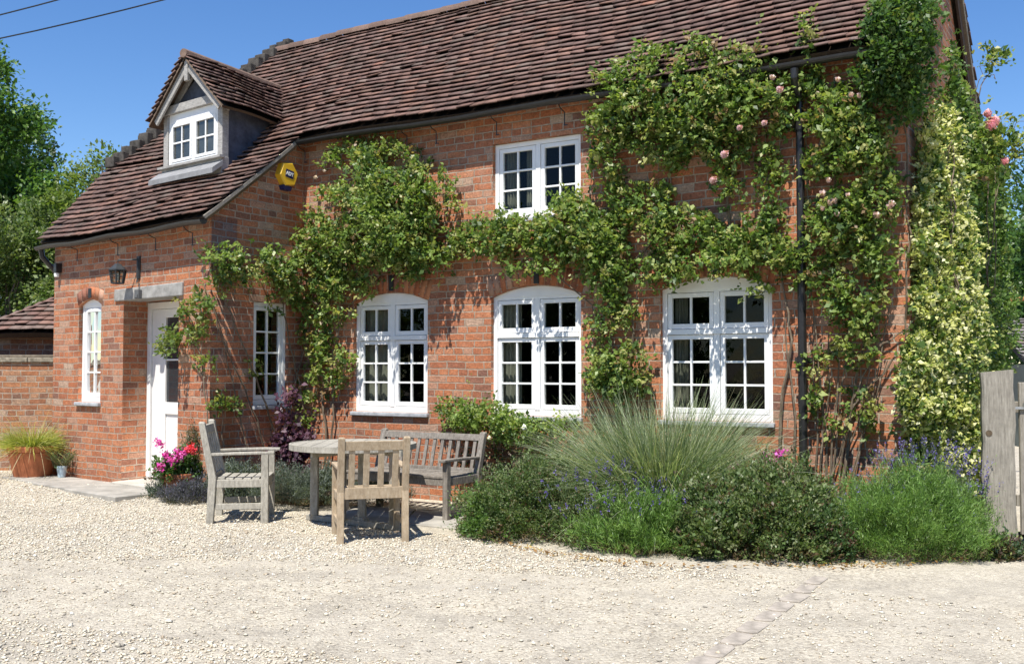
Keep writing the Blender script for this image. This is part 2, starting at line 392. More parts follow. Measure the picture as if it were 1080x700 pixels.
# NW points outward (towards the viewer) with negative y, check sign
if NW[1] > 0: NW = (-NW[0], -NW[1])
def wf(x, d):
    p = np.array(C0)+EW*x+np.array(NW)*d
    return to_world(*p)
qs = []
for a, b2, d in ((-.1, .85, .62), (.85, 1.75, .70), (1.75, 2.9, .78)):
    qs.append([wf(a, d-.04), wf(b2, d), wf(b2, .03), wf(a, .03)])
paving(qs, 'path', .085)
qs = []
def quad_px(l): return [tuple(map(float, ground(*p))) for p in l]
qs.append(quad_px([(425, 553), (497, 560), (509, 545), (440, 538)])); qs.append(quad_px([(352, 549), (424, 553), (439, 538), (372, 535)]))
paving(qs, 'path', .018)
# row of setts across the drive
sett_m = plain('sett stone', (.35, .31, .26), .9, .15, .35, 11, bmp=.6)
A = np.array(ground(728, 706)); B = np.array(ground(866, 610)); nS = 9
names = ['second', 'third', 'fourth', 'fifth', 'sixth', 'seventh', 'eighth', 'ninth', 'tenth', 'eleventh', 'twelfth']
for i in range(nS):
    t0 = i/nS; t1 = (i+1)/nS; p = A+(B-A)*(t0+t1)/2; Ls = np.linalg.norm(B-A)/nS
    m = MB(); w2 = .060+random.uniform(-.008, .008)
    hx_ = Ls*random.uniform(.425, .465); c_ = .02; J = lambda: random.uniform(-.007, .007)
    pts = [(-hx_+c_, -w2), (hx_-c_, -w2), (hx_, -w2+c_), (hx_, w2-c_), (hx_-c_, w2), (-hx_+c_, w2), (-hx_, w2-c_), (-hx_, -w2+c_)]; pts = [(x+J(), y+J()) for x, y in pts]
    m.poly([(x, y, -.04) for x, y in pts]+[(x, y, .006) for x, y in pts]+[(x*.93, y*.88, .011) for x, y in pts],
           [tuple(range(16, 24))]+[(k, (k+1) % 8, (k+1) % 8+8, k+8) for k in range(8)]+[(k+8, (k+1) % 8+8, (k+1) % 8+16, k+16) for k in range(8)])
    o = m.build('sett', sett_m); o.location = (p[0], p[1], float(gz(p[0], p[1]))+.0); o.rotation_euler = (0, 0, math.atan2(*(B-A)[::-1])+random.uniform(-.06, .06))
    lab = 'flat grey stone sett nearest the viewer in the row across the drive' if i == 0 else ('flat grey stone sett touching the flower bed, far end of the row' if i == nS-1 else 'flat grey stone sett in the row across the drive, %s from the viewer' % names[i-1])
    tag(o, lab, 'paving sett', 'setts crossing the gravel drive')

# ------------------------------------------------------------------ the house
house = empty('brick_house', (HX, HY, 0), ANG, label='red brick cottage with brown clay tile roof, white windows and a dormer', cat='house')
XR = 6.816; ZE = 4.16; D = 3.6
def arch(x0, x1, z0, zs, zp, n=10):
    pts = [(x0, z0), (x1, z0)]
    for i in range(n+1):
        t = i/n; x = x1+(x0-x1)*t; pts.append((x, zs+(zp-zs)*(1-(2*t-1)**2)))
    return pts
FW = {}
def rect_front(pxl, pxr, pyt, pys, pyb):
    xl = front_pt(pxl, 390)[0]; xr = front_pt(pxr, 390)[0]; mx = (pxl+pxr)/2
    return float(xl), float(xr), float(front_pt(mx, pyb)[2]), float(front_pt(mx, pys)[2]), float(front_pt(mx, pyt)[2])
FW['a'] = rect_front(373, 451, 308, 318, 435); FW['b'] = rect_front(518, 613, 301, 312, 438); FW['c'] = rect_front(697, 815, 291, 304, 444)
FW['u'] = rect_front(519.5, 613, 146, 146, 229)
zz = [(FW[k][2], FW[k][3], FW[k][4]) for k in 'abc']; zm = [sum(z[i] for z in zz)/3 for i in range(3)]
print('win z', zm, {k: [round(x, 3) for x in v] for k, v in FW.items()})
for k in 'abc': FW[k] = FW[k][:2]+tuple(zm)
holes = [arch(*FW[k]) for k in 'abc']+[[(FW['u'][0], FW['u'][2]), (FW['u'][1], FW['u'][2]), (FW['u'][1], FW['u'][4]), (FW['u'][0], FW['u'][4])]]
wall_mesh('wall', [(0, -.2), (XR, -.2), (XR, ZE), (0, ZE)], holes, .3, M_brick, house, lambda a, t, z: (a, t, z))
# wing front: a runs from C0 to C1
LW = math.hypot(C1[0]-C0[0], C1[1]-C0[1])
def wing_xf(a, t, z): return (C0[0]+EW[0]*a, C0[1]+EW[1]*a+t, z)
def wing_a(px, py=390):
    x, y, z = wing_pt(px, py); return float((x-C0[0])*EW[0]+(y-C0[1])*EW[1]), float(z)
wx0, _ = wing_a(82.5); wx1, _ = wing_a(106); _, wz0 = wing_a(94, 424); _, wzs = wing_a(94, 322); _, wzp = wing_a(94, 315.5)
dx0, _ = wing_a(129.5); dx1, _ = wing_a(188); _, dzt = wing_a(155, 315)
print('wing', wx0, wx1, wz0, wzs, wzp, 'door', dx0, dx1, dzt, LW)
holes = [arch(wx0, wx1, wz0, wzs, wzp), [(dx0, -.15), (dx1, -.15), (dx1, dzt), (dx0, dzt)]]
ZW = 3.06
wall_mesh('wall', [(0, -.2), (LW, -.2), (LW, ZW), (0, ZW)], holes, .36, M_brick, house, wing_xf)
# side wall of the wing
sy0 = float(side_pt(267, 390)[1]); sy1 = float(side_pt(304, 390)[1]); sz0 = float(side_pt(285, 427)[2]); szt = float(side_pt(285, 319)[2])
print('side', sy0, sy1, sz0, szt)
wall_mesh('wall', [(C1[1]+.36, -.2), (0, -.2), (0, 4.17), (-.20, 3.98), (C1[1]+.36, 3.36)], [[(sy0, sz0), (sy1, sz0), (sy1, szt), (sy0, szt)]], .28, M_brick, house, lambda a, t, z: (-t, a, z))
mb = MB(); mb.prism([(-.0, 3.05), (-.0, 3.06), (-.28, 3.06), (-.28, 3.05)], -1.42, -1.06)
# sloping piece between wing front top and side wall
mb = MB(); mb.poly([(0, C1[1], ZW), (0, C1[1]+.36, ZW), (0, C1[1]+.36, 3.36), (-.28, C1[1], ZW), (-.28, C1[1]+.36, ZW), (-.28, C1[1]+.36, 3.36)], [(0,1,2),(5,4,3),(0,3,4,1),(1,4,5,2),(2,5,3,0)])
o = mb.build('wall', M_brick, house); box_uv(o)
# gable walls and back wall
RZ = 6.03
def gable(x, sgn, y0=.3, xo=0):
    pts = [(y0, -.2), (D-.3, -.2), (D-.3, 4.0), (D-.3, 4.35), (1.8, RZ-.16), (y0, 4.42)]
    return wall_mesh('wall', pts, [], .3, M_brick, house, (lambda a, t, z: (x-t, a, z)))
gable(XR, 1)
wall_mesh('wall', [(-3.3, -.2), (XR, -.2), (XR, ZE), (-3.3, ZE)], [], .3, M_brick, house, lambda a, t, z: (a, D-t, z))
wall_mesh('wall', [(-.5, -.2), (3.3, -.2), (3.3, 4.3), (1.8, RZ-.4), (.2, 4.3), (-.5, 3.6)], [], .3, M_brick, house, lambda a, t, z: (-3.3+max(0, (a-.2))*.22+t, a, z))
# front corner top of the gable (above the long wall's end)
mb = MB(); mb.poly([(XR, 0, ZE), (XR, .3, ZE), (XR, .3, 4.42), (XR-.3, 0, ZE), (XR-.3, .3, ZE), (XR-.3, .3, 4.42)], [(0,1,2),(5,4,3),(0,3,4,1),(1,4,5,2),(2,5,3,0)])
o = mb.build('wall', M_brick, house); box_uv(o)

# --- roof
def sag(x, y): return .018*math.sin(x*1.1+.5)+.012*math.sin(x*2.3+y*2)+.008*math.sin(y*5+x*.7)
EY = -.19; EZ = 4.11; RY = 1.8
def xl_main(t): return -3.34+(1.07)*t          # left verge, from eaves (t 0) to ridge (t 1)
def S_main(x, t): # t 0 eave 1 ridge
    y = EY+(RY-EY)*t; z = EZ+(RZ-EZ)*t; return np.array((x, y, z+sag(x, y)*(1-.3*t)-.03*math.sin(math.pi*t)))
def wing_eave(x): k = (x-.1)/(-3.80); return -1.60+k*.51
def S_cat(x, t): # t 0 wing eave, 1 main eave
    ye = wing_eave(x); y = ye+(EY-ye)*t; z = 3.02+(EZ-3.02)*t
    return np.array((x, y, z+sag(x, y)-.02*math.sin(math.pi*t)))
def S_back(x, t):
    return np.array((x, D-EY-(D-EY-RY)*t, EZ+(RZ-EZ)*t+sag(x, 3)))
TP = np.array([(.135,.082,.070),(.16,.092,.076),(.115,.074,.066),(.185,.105,.084),(.092,.064,.058),(.15,.10,.085),(.205,.115,.085),(.13,.108,.092)])
def tiles(S, xl, xr, rows, tw=.168, flip=1, cols=TP, th=.017, overlap=1.7):
    V = []; T = []
    for r in range(rows):
        t0 = r/rows; t1 = min(1.004, (r+overlap)/rows); a, b_ = xl(t0), xr(t0)
        n = int((b_-a)/tw)+1; off = (r % 2)*.5*tw+random.uniform(-.01, .01)
        dn = 0
        for i in range(-1, n+1):
            x0 = a+i*tw+off; x1 = x0+tw-.003
            x0 = max(x0, a); x1 = min(x1, b_+random.uniform(-.012, .012) if x1 > b_ else x1)
            if x1-x0 < .04: continue
            k = random.uniform(-.006, .006); lift = .054+random.uniform(-.004, .005)+(.012 if random.random() < .04 else 0)
            r1 = random.uniform(-.004, .004)
            tt = t0+k*.06
            P = [S(x0, tt+r1), S(x1, tt-r1), S(x1, t1), S(x0, t1)]
            e1 = P[1]-P[0]; e2 = P[3]-P[0]; nn = np.cross(e1, e2)*flip; nn /= np.linalg.norm(nn)
            cup = random.uniform(-.004, .004)
            top = [P[0]+nn*(lift+cup+th), P[1]+nn*(lift-cup+th), P[2]+nn*(.004+th), P[3]+nn*(.004+th)]
            bot = [P[0]+nn*(lift+cup), P[1]+nn*(lift-cup), P[2]+nn*.004, P[3]+nn*.004]
            V += top+bot
            c = (cols[random.randrange(len(cols))]*.5+cols.mean(0)*.5)*random.uniform(.86, 1.14)*(.98+.09*math.sin(x0*1.7+t0*9)*math.sin(x0*.6-t0*5+1)+.08*math.sin(x0*4.3-t0*14))
            if math.sin(x0*2.9+t0*23)+math.sin(x0*7.1-t0*11) > 1.6 and random.random() < .25: c = c*np.array((1.35, 1.15, 1.05))
            T += [c*1.32, c*1.32, c*1.2, c*1.2, c*.28, c*.28, c*.34, c*.34]  # lower edges tinted dark: grime plus course shadow lines put into the colour
    V = np.array(V); n = len(V)//8
    F = np.array([(0,1,2,3),(4,7,6,5),(0,4,5,1),(1,5,6,2),(3,2,6,7),(0,3,7,4)])
    Q = (F[None]+np.arange(n)[:, None, None]*8).reshape(-1, 4)
    return V, Q, np.array(T)
def deck(S, xl, xr, nx=24, ny=4, th=.07):
    V = []; F = []
    for lay in (0, 1):
        for j in range(ny+1):
            t = j/ny; a, b_ = xl(t)+.015, xr(t)-.015
            for i in range(nx+1):
                p = S(a+(b_-a)*i/nx, t).copy(); p[2] -= .004+lay*th; V.append(p)
    w = nx+1; h = ny+1
    for lay in (0, 1):
        for j in range(ny):
            for i in range(nx):
                k = lay*w*h+j*w+i; F.append((k, k+1, k+w+1, k+w))
    for i in range(nx): F.append((i, i+1, i+1+w*h, i+w*h)); k = ny*w+i; F.append((k, k+1, k+1+w*h, k+w*h))
    for j in range(ny): k = j*w; F.append((k, k+w, k+w+w*h, k+w*h)); k = j*w+nx; F.append((k, k+w, k+w+w*h, k+w*h))
    return np.array(V), np.array(F), np.tile(np.array((.12, .085, .06)), (len(V), 1))
def merge(parts):
    V = []; Q = []; T = []; n = 0
    for v_, q, t in parts: V.append(v_); Q.append(q+n); T.append(t); n += len(v_)
    return np.concatenate(V), np.concatenate(Q), np.concatenate(T)
xrm = lambda t: XR+.11
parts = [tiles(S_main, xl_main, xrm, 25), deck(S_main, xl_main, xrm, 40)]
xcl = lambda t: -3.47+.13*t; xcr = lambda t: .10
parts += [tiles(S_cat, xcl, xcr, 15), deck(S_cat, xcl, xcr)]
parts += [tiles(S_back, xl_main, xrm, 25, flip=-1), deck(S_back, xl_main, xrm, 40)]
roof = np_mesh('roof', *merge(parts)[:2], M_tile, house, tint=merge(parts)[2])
# ridge tiles
V = []; Q = []; T = []; n0 = 0; x = -2.25
while x < XR+.1:
    ln = .30; zz_ = RZ+sag(x, RY)*.7+.03+random.uniform(-.006, .006); K = 8
    for xx, rr in ((x, .105), (x+ln-.012, .100)):
        for k in range(K+1):
            t = math.pi*(k/K); V.append((xx, RY+math.cos(t)*rr*1.05, zz_+math.sin(t)*rr-.02))
        for k in range(K+1):
            t = math.pi*(k/K); V.append((xx, RY+math.cos(t)*rr*.82, zz_+math.sin(t)*rr*.8-.02))
    for k in range(K):
        Q += [(n0+k, n0+k+1, n0+2*(K+1)+k+1, n0+2*(K+1)+k), (n0+k, n0+k+1, n0+K+1+k+1, n0+K+1+k), (n0+2*(K+1)+k, n0+2*(K+1)+k+1, n0+3*(K+1)+k+1, n0+3*(K+1)+k)]
    T += [np.array((.18, .12, .095))*random.uniform(.7, 1.25)]*(4*(K+1)); n0 += 4*(K+1); x += ln
np_mesh('ridge', V, Q, M_tile, roof, tint=np.array(T))
# mortared verges
vm = plain('verge mortar', (.27, .24, .20), .95, .1, .35, 25, bmp=.6)
def verge(S, xf, name='verge', dz=-.012, w=.022, h=.035, n=14, t0=0, t1=1):
    m = MB(); P = [S(xf(t0+(t1-t0)*i/n), t0+(t1-t0)*i/n)+np.array((0, 0, dz)) for i in range(n+1)]
    for i in range(n): m.beam(P[i], P[i+1], w, h)
    return m.build(name, vm, roof)
verge(S_cat, lambda t: .085); verge(S_cat, lambda t: xcl(t)+.02); verge(S_main, lambda t: XR+.09, h=.07); verge(S_back, lambda t: XR+.09, h=.07)
# bargeboard on the right gable
mb = MB()
for S_ in (S_main, S_back):
    a = S_(XR+.055, 0)+np.array((0, 0, -.12)); c = S_(XR+.055, 1)+np.array((0, 0, -.12)); mb.beam(a, c, .025, .16)
mb.build('bargeboard', plain('dark oak board', (.07, .05, .04), .8, .2, .3, 9), roof)
# blackened stepped brick crest along the left verge
crest_m = plain('sooty brick', (.075, .068, .06), .95, .1, .5, 13, bmp=.8)
mb = MB(); nC = 22
for i in range(nC):
    t = .02+i/nC*1.04; p = S_main(xl_main(min(t, 1))+.03, min(t, 1.0)); 
    if t > 1: p = p+np.array((.06, .1, .06))
    s = .085+random.uniform(-.012, .012)
    mb.box(p[0]-.10, p[0]+.10+random.uniform(-.02, .02), p[1]-.11, p[1]+.10, p[2]-.02, p[2]+.13+random.uniform(-.02, .03))
    mb.box(p[0]-.06, p[0]+.06, p[1]-.02, p[1]+.10, p[2]+.12, p[2]+.20+random.uniform(-.02, .02))
mb.build('crest', crest_m, roof, bevel=.01)
# soffit/fascia and gutters
def gutter(p0, p1, name='gutter'):
    m = MB(); n = 12; K = 8
    p0, p1 = Vector(p0), Vector(p1); d = (p1-p0).normalized(); o_ = Vector((d.y, -d.x, 0))
    base = 0
    for i in range(n+1):
        p = p0.lerp(p1, i/n)+Vector((0, 0, .012*math.sin(i*1.3)))
        for rr in (.047, .041):
            for k in range(K+1):
                t = math.pi+math.pi*k/K; q = p+o_*(math.cos(t)*rr)+Vector((0, 0, math.sin(t)*rr)); m.v.append(tuple(q))
    w = 2*(K+1)
    for i in range(n):
        for k in range(K):
            for l in (0, K+1): a = i*w+l+k; m.f.append((a, a+1, a+w+1, a+w))
        for a, b_ in ((0, K+1), (K, 2*K+1)): m.f.append((i*w+a, i*w+b_, (i+1)*w+b_, (i+1)*w+a))
    for i in (0, n): m.f.append(tuple(i*w+k for k in range(K+1)))
    return m.build(name, M_gutter, house, smooth=False)
gutter((.05, EY-.03, EZ-.04), (XR+.12, EY-.03, EZ-.05))
we = lambda x: wing_eave(x)
gutter((.10, we(.1)-.02, 2.975), (-3.52, we(-3.52)-.02, 2.96))
# gutter hooks with trailing wire eyes
hk = MB()
def hook(x, y, z, dy):
    m = MB(); m.tube([(x, y, z), (x, y+dy*.4, z-.05), (x, y+dy, z-.07), (x, y+dy, z-.20)], .006, 5); m.box(x-.005, x+.035, y+dy-.012, y+dy+.0, z-.208, z-.198)
    return m.build('hook', M_gutter, house)
for px in (84, 127, 167, 206): 
    a, _ = wing_a(px); p = wing_xf(a, 0, 0); hook(p[0], p[1]-.20, 2.95, .14)
for px in (325, 433, 464, 528, 600, 660): hook(float(front_pt(px, 390)[0]), EY-.03, EZ-.06, .14)
# downpipe on the long wall
xd = float(front_pt(846.5, 390, .08)[0])
mb = MB(); mb.tube([(xd, EY-.045, EZ-.10), (xd, EY-.045, EZ-.17), (xd, -.085, EZ-.36), (xd, -.085, .05)], .036, 12)
for z in (3.5, 2.45, 1.45, .5): mb.tube([(xd, -.085, z), (xd, -.085, z+.07)], .046, 12); mb.box(xd-.075, xd+.075, -.05, .0, z+.01, z+.06)
mb.build('downpipe', M_gutter, house, smooth=False)
# short downpipe at the wing's left corner
mb = MB(); mb.tube([(-3.46, we(-3.46), 2.94), (-3.46, we(-3.46)+.02, 2.84), (-3.42, -.90, 2.62), (-3.41, -.84, .05)], .034, 10)
mb.build('downpipe', M_gutter, house)

# --- windows
def window(origin, rz, w, zs, zp, h, lights, transom, rows, name='window', sillext=.02, curtain=None, depth=.05, upper=True, uprows=1, cols=2):
    """origin = lower left corner on the wall face; frame set 'depth' into the reveal; y is into the wall"""
    m = MB(); F = .048; y0 = depth; y1 = depth+.075
    m.box(0, F, y0, y1, 0, zs); m.box(w-F, w, y0, y1, 0, zs); m.box(F, w-F, y0, y1, 0, F+.015)
    if zp > zs+.005:   # arched head board
        pts = [(0, zs), (w, zs)]
        for i in range(13):
            t = i/12; pts.append((w-(w)*t, zs+.001+(zp-zs)*(1-(2*t-1)**2)))
        m.prism(pts, y0-.004, y1)
        m.box(F, w-F, y0+.004, y1, zs-.03, zs)
    else: m.box(F, w-F, y0, y1, zs-F, zs)
    top = zs-.03 if zp > zs+.005 else zs-F
    bays = []
    if lights == 2: m.box(w/2-.028, w/2+.028, y0, y1, F, top); bays = [(F, w/2-.028), (w/2+.028, w-F)]
    else: bays = [(F, w-F)]
    zt = None
    if transom: zt = F+.015+(top-F)*transom; m.box(F, w-F, y0-.012, y1, zt-.024, zt+.024)
    fr = m.build(name, M_white, house, bevel=.004); fr.location = origin; fr.rotation_euler = (0, 0, rz)
    segs = [(F+.015, (zt-.024) if zt else top, rows)]
    if zt: segs.append((zt+.024, top, uprows))
    ys0, ys1 = y0+.006, y0+.05
    for (a, b_) in bays:
        for (z0, z1, rw) in segs:
            c = MB(); g = .004; st = .042
            A_, B_, Z0, Z1 = a+g, b_-g, z0+g, z1-g
            c.box(A_, A_+st, ys0, ys1, Z0, Z1); c.box(B_-st, B_, ys0, ys1, Z0, Z1); c.box(A_+st, B_-st, ys0, ys1, Z0, Z0+st*1.15); c.box(A_+st, B_-st, ys0, ys1, Z1-st, Z1)
            iw = (B_-st)-(A_+st); ih = (Z1-st)-(Z0+st*1.15)
            for k in range(1, cols): xx = A_+st+iw*k/cols; c.box(xx-.0095, xx+.0095, ys0+.006, ys1-.004, Z0+st, Z1-st)
            for k in range(1, rw): zz2 = Z0+st*1.15+ih*k/rw; c.box(A_+st, B_-st, ys0+.008, ys1-.006, zz2-.0095, zz2+.0095)
            c.build('casement', M_white, fr, bevel=.003)
            gl = MB(); P = []          # old glass: every pane tilts a hair differently
            for ri in range(rw+1):
                for ci in range(cols+1):
                    P.append((A_+st+iw*ci/cols, ys0+.024+random.uniform(-.0022, .0022), Z0+st*1.15+ih*ri/rw))
            gl.poly(P, [(ri*(cols+1)+ci, ri*(cols+1)+ci+1, (ri+1)*(cols+1)+ci+1, (ri+1)*(cols+1)+ci) for ri in range(rw) for ci in range(cols)])
            gl.build('pane', M_glass, fr)
    s = MB(); s.prism([(0, 0)]*0 or [(-sillext, -.045), (w+sillext, -.045), (w+sillext, -.002), (-sillext, -.002)], -.045, y0+.02); s.build('sill', M_sill, fr, bevel=.008)
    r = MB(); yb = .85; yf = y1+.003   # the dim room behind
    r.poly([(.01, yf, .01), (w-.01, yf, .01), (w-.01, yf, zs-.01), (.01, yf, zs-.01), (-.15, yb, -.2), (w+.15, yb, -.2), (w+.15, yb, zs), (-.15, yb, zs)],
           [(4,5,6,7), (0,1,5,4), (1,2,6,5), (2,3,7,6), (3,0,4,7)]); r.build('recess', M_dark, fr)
    for (ca, cb, hh) in (curtain or []):
        c = MB(); n = 14; P = []
        for i in range(n+1):
            x_ = (ca+(cb-ca)*i/n)*w; yv = y1+.05+.018*math.sin(i*2.0)
            P.append((x_, yv))
        hh_ = zs*hh
        vv = [(x_, y_, .05+.0*i) for i, (x_, y_) in enumerate(P)]+[(x_, y_, hh_) for x_, y_ in P]
        vv = [(x_, y_, z_) for (x_, y_, z_) in vv]
        c.poly(vv+[(x_, y_+.004, z_) for x_, y_, z_ in vv], [(i, i+1, i+n+2, i+n+1) for i in range(n)]+[(i+2*n+2, i+n+1+2*n+2, i+n+2+2*n+2, i+1+2*n+2) for i in range(n)])
        c.build('curtain', M_curtain, fr)
    return fr
cur = {'a': [(.04, .44, .97)], 'b': [(.05, .25, .97)], 'c': [(.07, .19, .97)]}
for k in 'abc':
    x0, x1, z0, zs, zp = FW[k]
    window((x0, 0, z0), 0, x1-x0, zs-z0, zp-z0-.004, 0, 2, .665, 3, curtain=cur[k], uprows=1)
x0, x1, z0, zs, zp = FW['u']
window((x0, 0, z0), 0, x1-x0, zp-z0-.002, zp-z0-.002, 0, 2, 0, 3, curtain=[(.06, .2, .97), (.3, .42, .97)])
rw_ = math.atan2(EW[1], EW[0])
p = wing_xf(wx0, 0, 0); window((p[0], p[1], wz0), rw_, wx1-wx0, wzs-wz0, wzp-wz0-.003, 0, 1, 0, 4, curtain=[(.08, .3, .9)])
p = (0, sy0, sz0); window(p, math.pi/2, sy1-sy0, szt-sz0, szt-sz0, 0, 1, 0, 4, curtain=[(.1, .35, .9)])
# narrow iron plates over the ground floor arches
for k in 'abc':
    x0, x1, z0, zs, zp = FW[k]; xc = (x0+x1)/2+.02
    mb = MB(); mb.box(xc-.03, xc+.03, -.012, .01, zp+.015, zp+.19); mb.build('arch_plate', M_gutter, house)
p = wing_xf((wx0+wx1)/2, 0, 0); mb = MB(); mb.box(-.03, .03, -.012, .01, wzp+.015, wzp+.13); o = mb.build('arch_plate', M_gutter, house); o.location = (p[0], p[1], 0)
# --- header-course arches over the ground floor windows: real voussoirs standing slightly proud
def voussoirs(x0, x1, zs, zp, rot=0, org=(0, 0, 0), n=15, hgt=.2):
    V = []; T = []
    m = MB(); 
    for i in range(n):
        t0, t1 = i/n, (i+1)/n
        def pt(t, e):
            x = x0-.02+(x1-x0+.04)*t; s_ = (2*t-1); z = zs+(zp-zs)*(1-s_*s_); nx = s_*.28; 
            return (x+nx*e, z+e)
        a = pt(t0+.007, .006); b_ = pt(t1-.007, .006); c = pt(t1-.007, hgt+.006*(i%3)); d = pt(t0+.007, hgt)
        base = [(a[0], a[1]), (b_[0], b_[1]), (c[0], c[1]), (d[0], d[1])]
        V += [(q[0], -.0025, q[1]) for q in base]+[(q[0], .02, q[1]) for q in base]
        c_ = random.choice([(.41, .155, .08), (.36, .13, .07), (.45, .20, .11), (.25, .11, .075), (.44, .26, .18)]); T += [np.array(c_)*random.uniform(.85, 1.1)]*8
    F = np.array([(0,1,2,3),(4,7,6,5),(0,4,5,1),(1,5,6,2),(2,6,7,3),(3,7,4,0)]); Q = (F[None]+np.arange(n)[:, None, None]*8).reshape(-1, 4)
    o = np_mesh('brick_arch', V, Q, M_vous, house, tint=np.array(T)); o.location = org; o.rotation_euler = (0, 0, rot)
M_vous = tint_mat('gauged brick', .9, .1, .5, 60, .6)
for k in 'abc': x0, x1, z0, zs, zp = FW[k]; voussoirs(x0, x1, zs, zp)
p = wing_xf(0, 0, 0); voussoirs(wx0, wx1, wzs, wzp, rw_, p, 6, .15)

# --- door, lintel, step
DD = .36
def wbox(m, a0, a1, t0, t1, z0, z1):
    P = [wing_xf(a, t, z) for z in (z0, z1) for (a, t) in ((a0, t0), (a1, t0), (a1, t1), (a0, t1))]
    m.poly(P, [(3,2,1,0),(4,5,6,7),(0,1,5,4),(1,2,6,5),(2,3,7,6),(3,0,4,7)])
dz0 = .11
mb = MB(); ft = .07; t0, t1 = DD-.02, DD+.06
wbox(mb, dx0+.0, dx0+ft, t0, t1, dz0, dzt-.01); wbox(mb, dx1-ft+.12, dx1+.12, t0, t1, dz0, dzt-.01); wbox(mb, dx0+ft, dx1-ft+.12, t0, t1, dzt-.09, dzt-.01)
mb.build('door_frame', M_white, house, bevel=.004)
mb = MB(); a0, a1 = dx0+ft+.005, dx1+.12-ft-.005; zb, ztp = dz0+.01, dzt-.095; st = .10; zm_ = .95
wbox(mb, a0, a0+.28, t0+.03, t1, zb, ztp); wbox(mb, a1-st, a1, t0+.03, t1, zb, ztp); wbox(mb, a0+.28, a1-st, t0+.03, t1, zb, zb+.2); wbox(mb, a0+.28, a1-st, t0+.03, t1, zm_-.07, zm_+.07); wbox(mb, a0+.28, a1-st, t0+.03, t1, ztp-.1, ztp)
wbox(mb, a0+.28, a1-st, t0+.05, t1-.01, zb+.2, zm_-.07)
xm = (a0+.28+a1-st)/2; wbox(mb, xm-.01, xm+.01, t0+.04, t1-.02, zm_+.07, ztp-.1)
zq = (zm_+.07+ztp-.1)/2; wbox(mb, a0+.28, a1-st, t0+.042, t1-.022, zq-.01, zq+.01)
door = mb.build('door', M_door, house, bevel=.004)
mb = MB(); wbox(mb, a0+.28, a1-st, t0+.055, t0+.059, zm_+.07, ztp-.1); mb.build('door_glass', plain('door glass', (.03, .035, .04), .05, .8, .2, 2), door)
mb = MB(); wbox(mb, a1-st+.03, a1-st+.05, t0-.02, t0+.03, 1.02, 1.06); wbox(mb, a1-st-.06, a1-st+.05, t0-.03, t0-.015, 1.03, 1.05); mb.build('handle', M_gutter, door)
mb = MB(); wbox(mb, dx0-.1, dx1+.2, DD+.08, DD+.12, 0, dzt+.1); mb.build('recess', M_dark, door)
mb = MB(); wbox(mb, dx0-.0+.005, dx1-.005, -.14, DD-.022, -.05, dz0); mb.build('step', M_stone, house, bevel=.012)
l0, lz1 = wing_a(122.5, 305); l1, lz2 = wing_a(194, 299)
_, lb = wing_a(123, 317); print('lintel', l0, l1, lz1, lz2, lb)
mb = MB(); zt1 = dzt+.155
P = [wing_xf(a, t, z) for (a, t, z) in ((l0, -.03, dzt-.005), (l1, -.03, dzt+.0), (l1, .25, dzt+.0), (l0, .25, dzt-.005), (l0, -.028, zt1-.02), (l1, -.028, zt1+.0), (l1, .25, zt1), (l0, .25, zt1-.02))]
mb.poly(P, [(3,2,1,0),(4,5,6,7),(0,1,5,4),(1,2,6,5),(2,3,7,6),(3,0,4,7)]); mb.build('lintel', M_lintel, house, bevel=.012)

# --- dormer (skewed a little, like the wing)
dc = to_house(*at_depth(205, 178, 12.19)[:2]); 
DE = EW; DB = np.array((-.09, .996))
DX, DY = dc[0]-.02, -.66
def dp(a, b_, z): return (DX+DE[0]*a+DB[0]*b_, DY+DE[1]*a+DB[1]*b_, z)
print('dormer', DX, DY)
dz = 3.91; zl = 4.53; za = 5.14; hw = .60
dorm = bpy.data.objects.new('dormer', bpy.data.meshes.new('dormer'))
def dbox(m, a0, a1, b0, b1, z0, z1):
    P = [dp(a, t, z) for z in (z0, z1) for (a, t) in ((a0, b0), (a1, b0), (a1, b1), (a0, b1))]
    m.poly(P, [(3,2,1,0),(4,5,6,7),(0,1,5,4),(1,2,6,5),(2,3,7,6),(3,0,4,7)])
mb = MB()   # cheeks in lead
for sgn in (-1, 1):
    a = hw*sgn; i = (hw-.05)*sgn
    pts = [(.06, dz-.3), (.06, zl+.05), (1.25, zl+.05), (.95, zl-.08)]
    q = [dp(a, b_, z) for b_, z in pts]+[dp(i, b_, z) for b_, z in pts]
    mb.poly(q, [(0,1,2,3),(7,6,5,4),(0,4,5,1),(1,5,6,2),(2,6,7,3),(3,7,4,0)])
dorm = mb.build('dormer', M_lead, house)
mb = MB(); PW = .085
dbox(mb, -hw-.01, -hw+PW, -.02, .09, dz-.03, zl); dbox(mb, hw-PW, hw+.01, -.02, .09, dz-.03, zl)
dbox(mb, -hw-.03, hw+.03, -.045, .09, zl-.005, zl+.10)      # tie beam
dbox(mb, -hw-.02, hw+.02, -.04, .09, dz-.26, dz-.03)
mb.build('oak_frame', M_greyw, dorm, bevel=.006)
mb = MB()  # gable triangle in lead
ag = [(-hw+.12, zl+.10), (hw-.12, zl+.10), (0, za-.22)]
q = [dp(a, .05, z) for a, z in ag]+[dp(a, .09, z) for a, z in ag]; mb.poly(q, [(0,1,2),(5,4,3),(0,3,4,1),(1,4,5,2),(2,5,3,0)]); mb.build('gable_panel', M_lead, dorm)
mb = MB()  # rafters / bargeboards in grey oak, king post
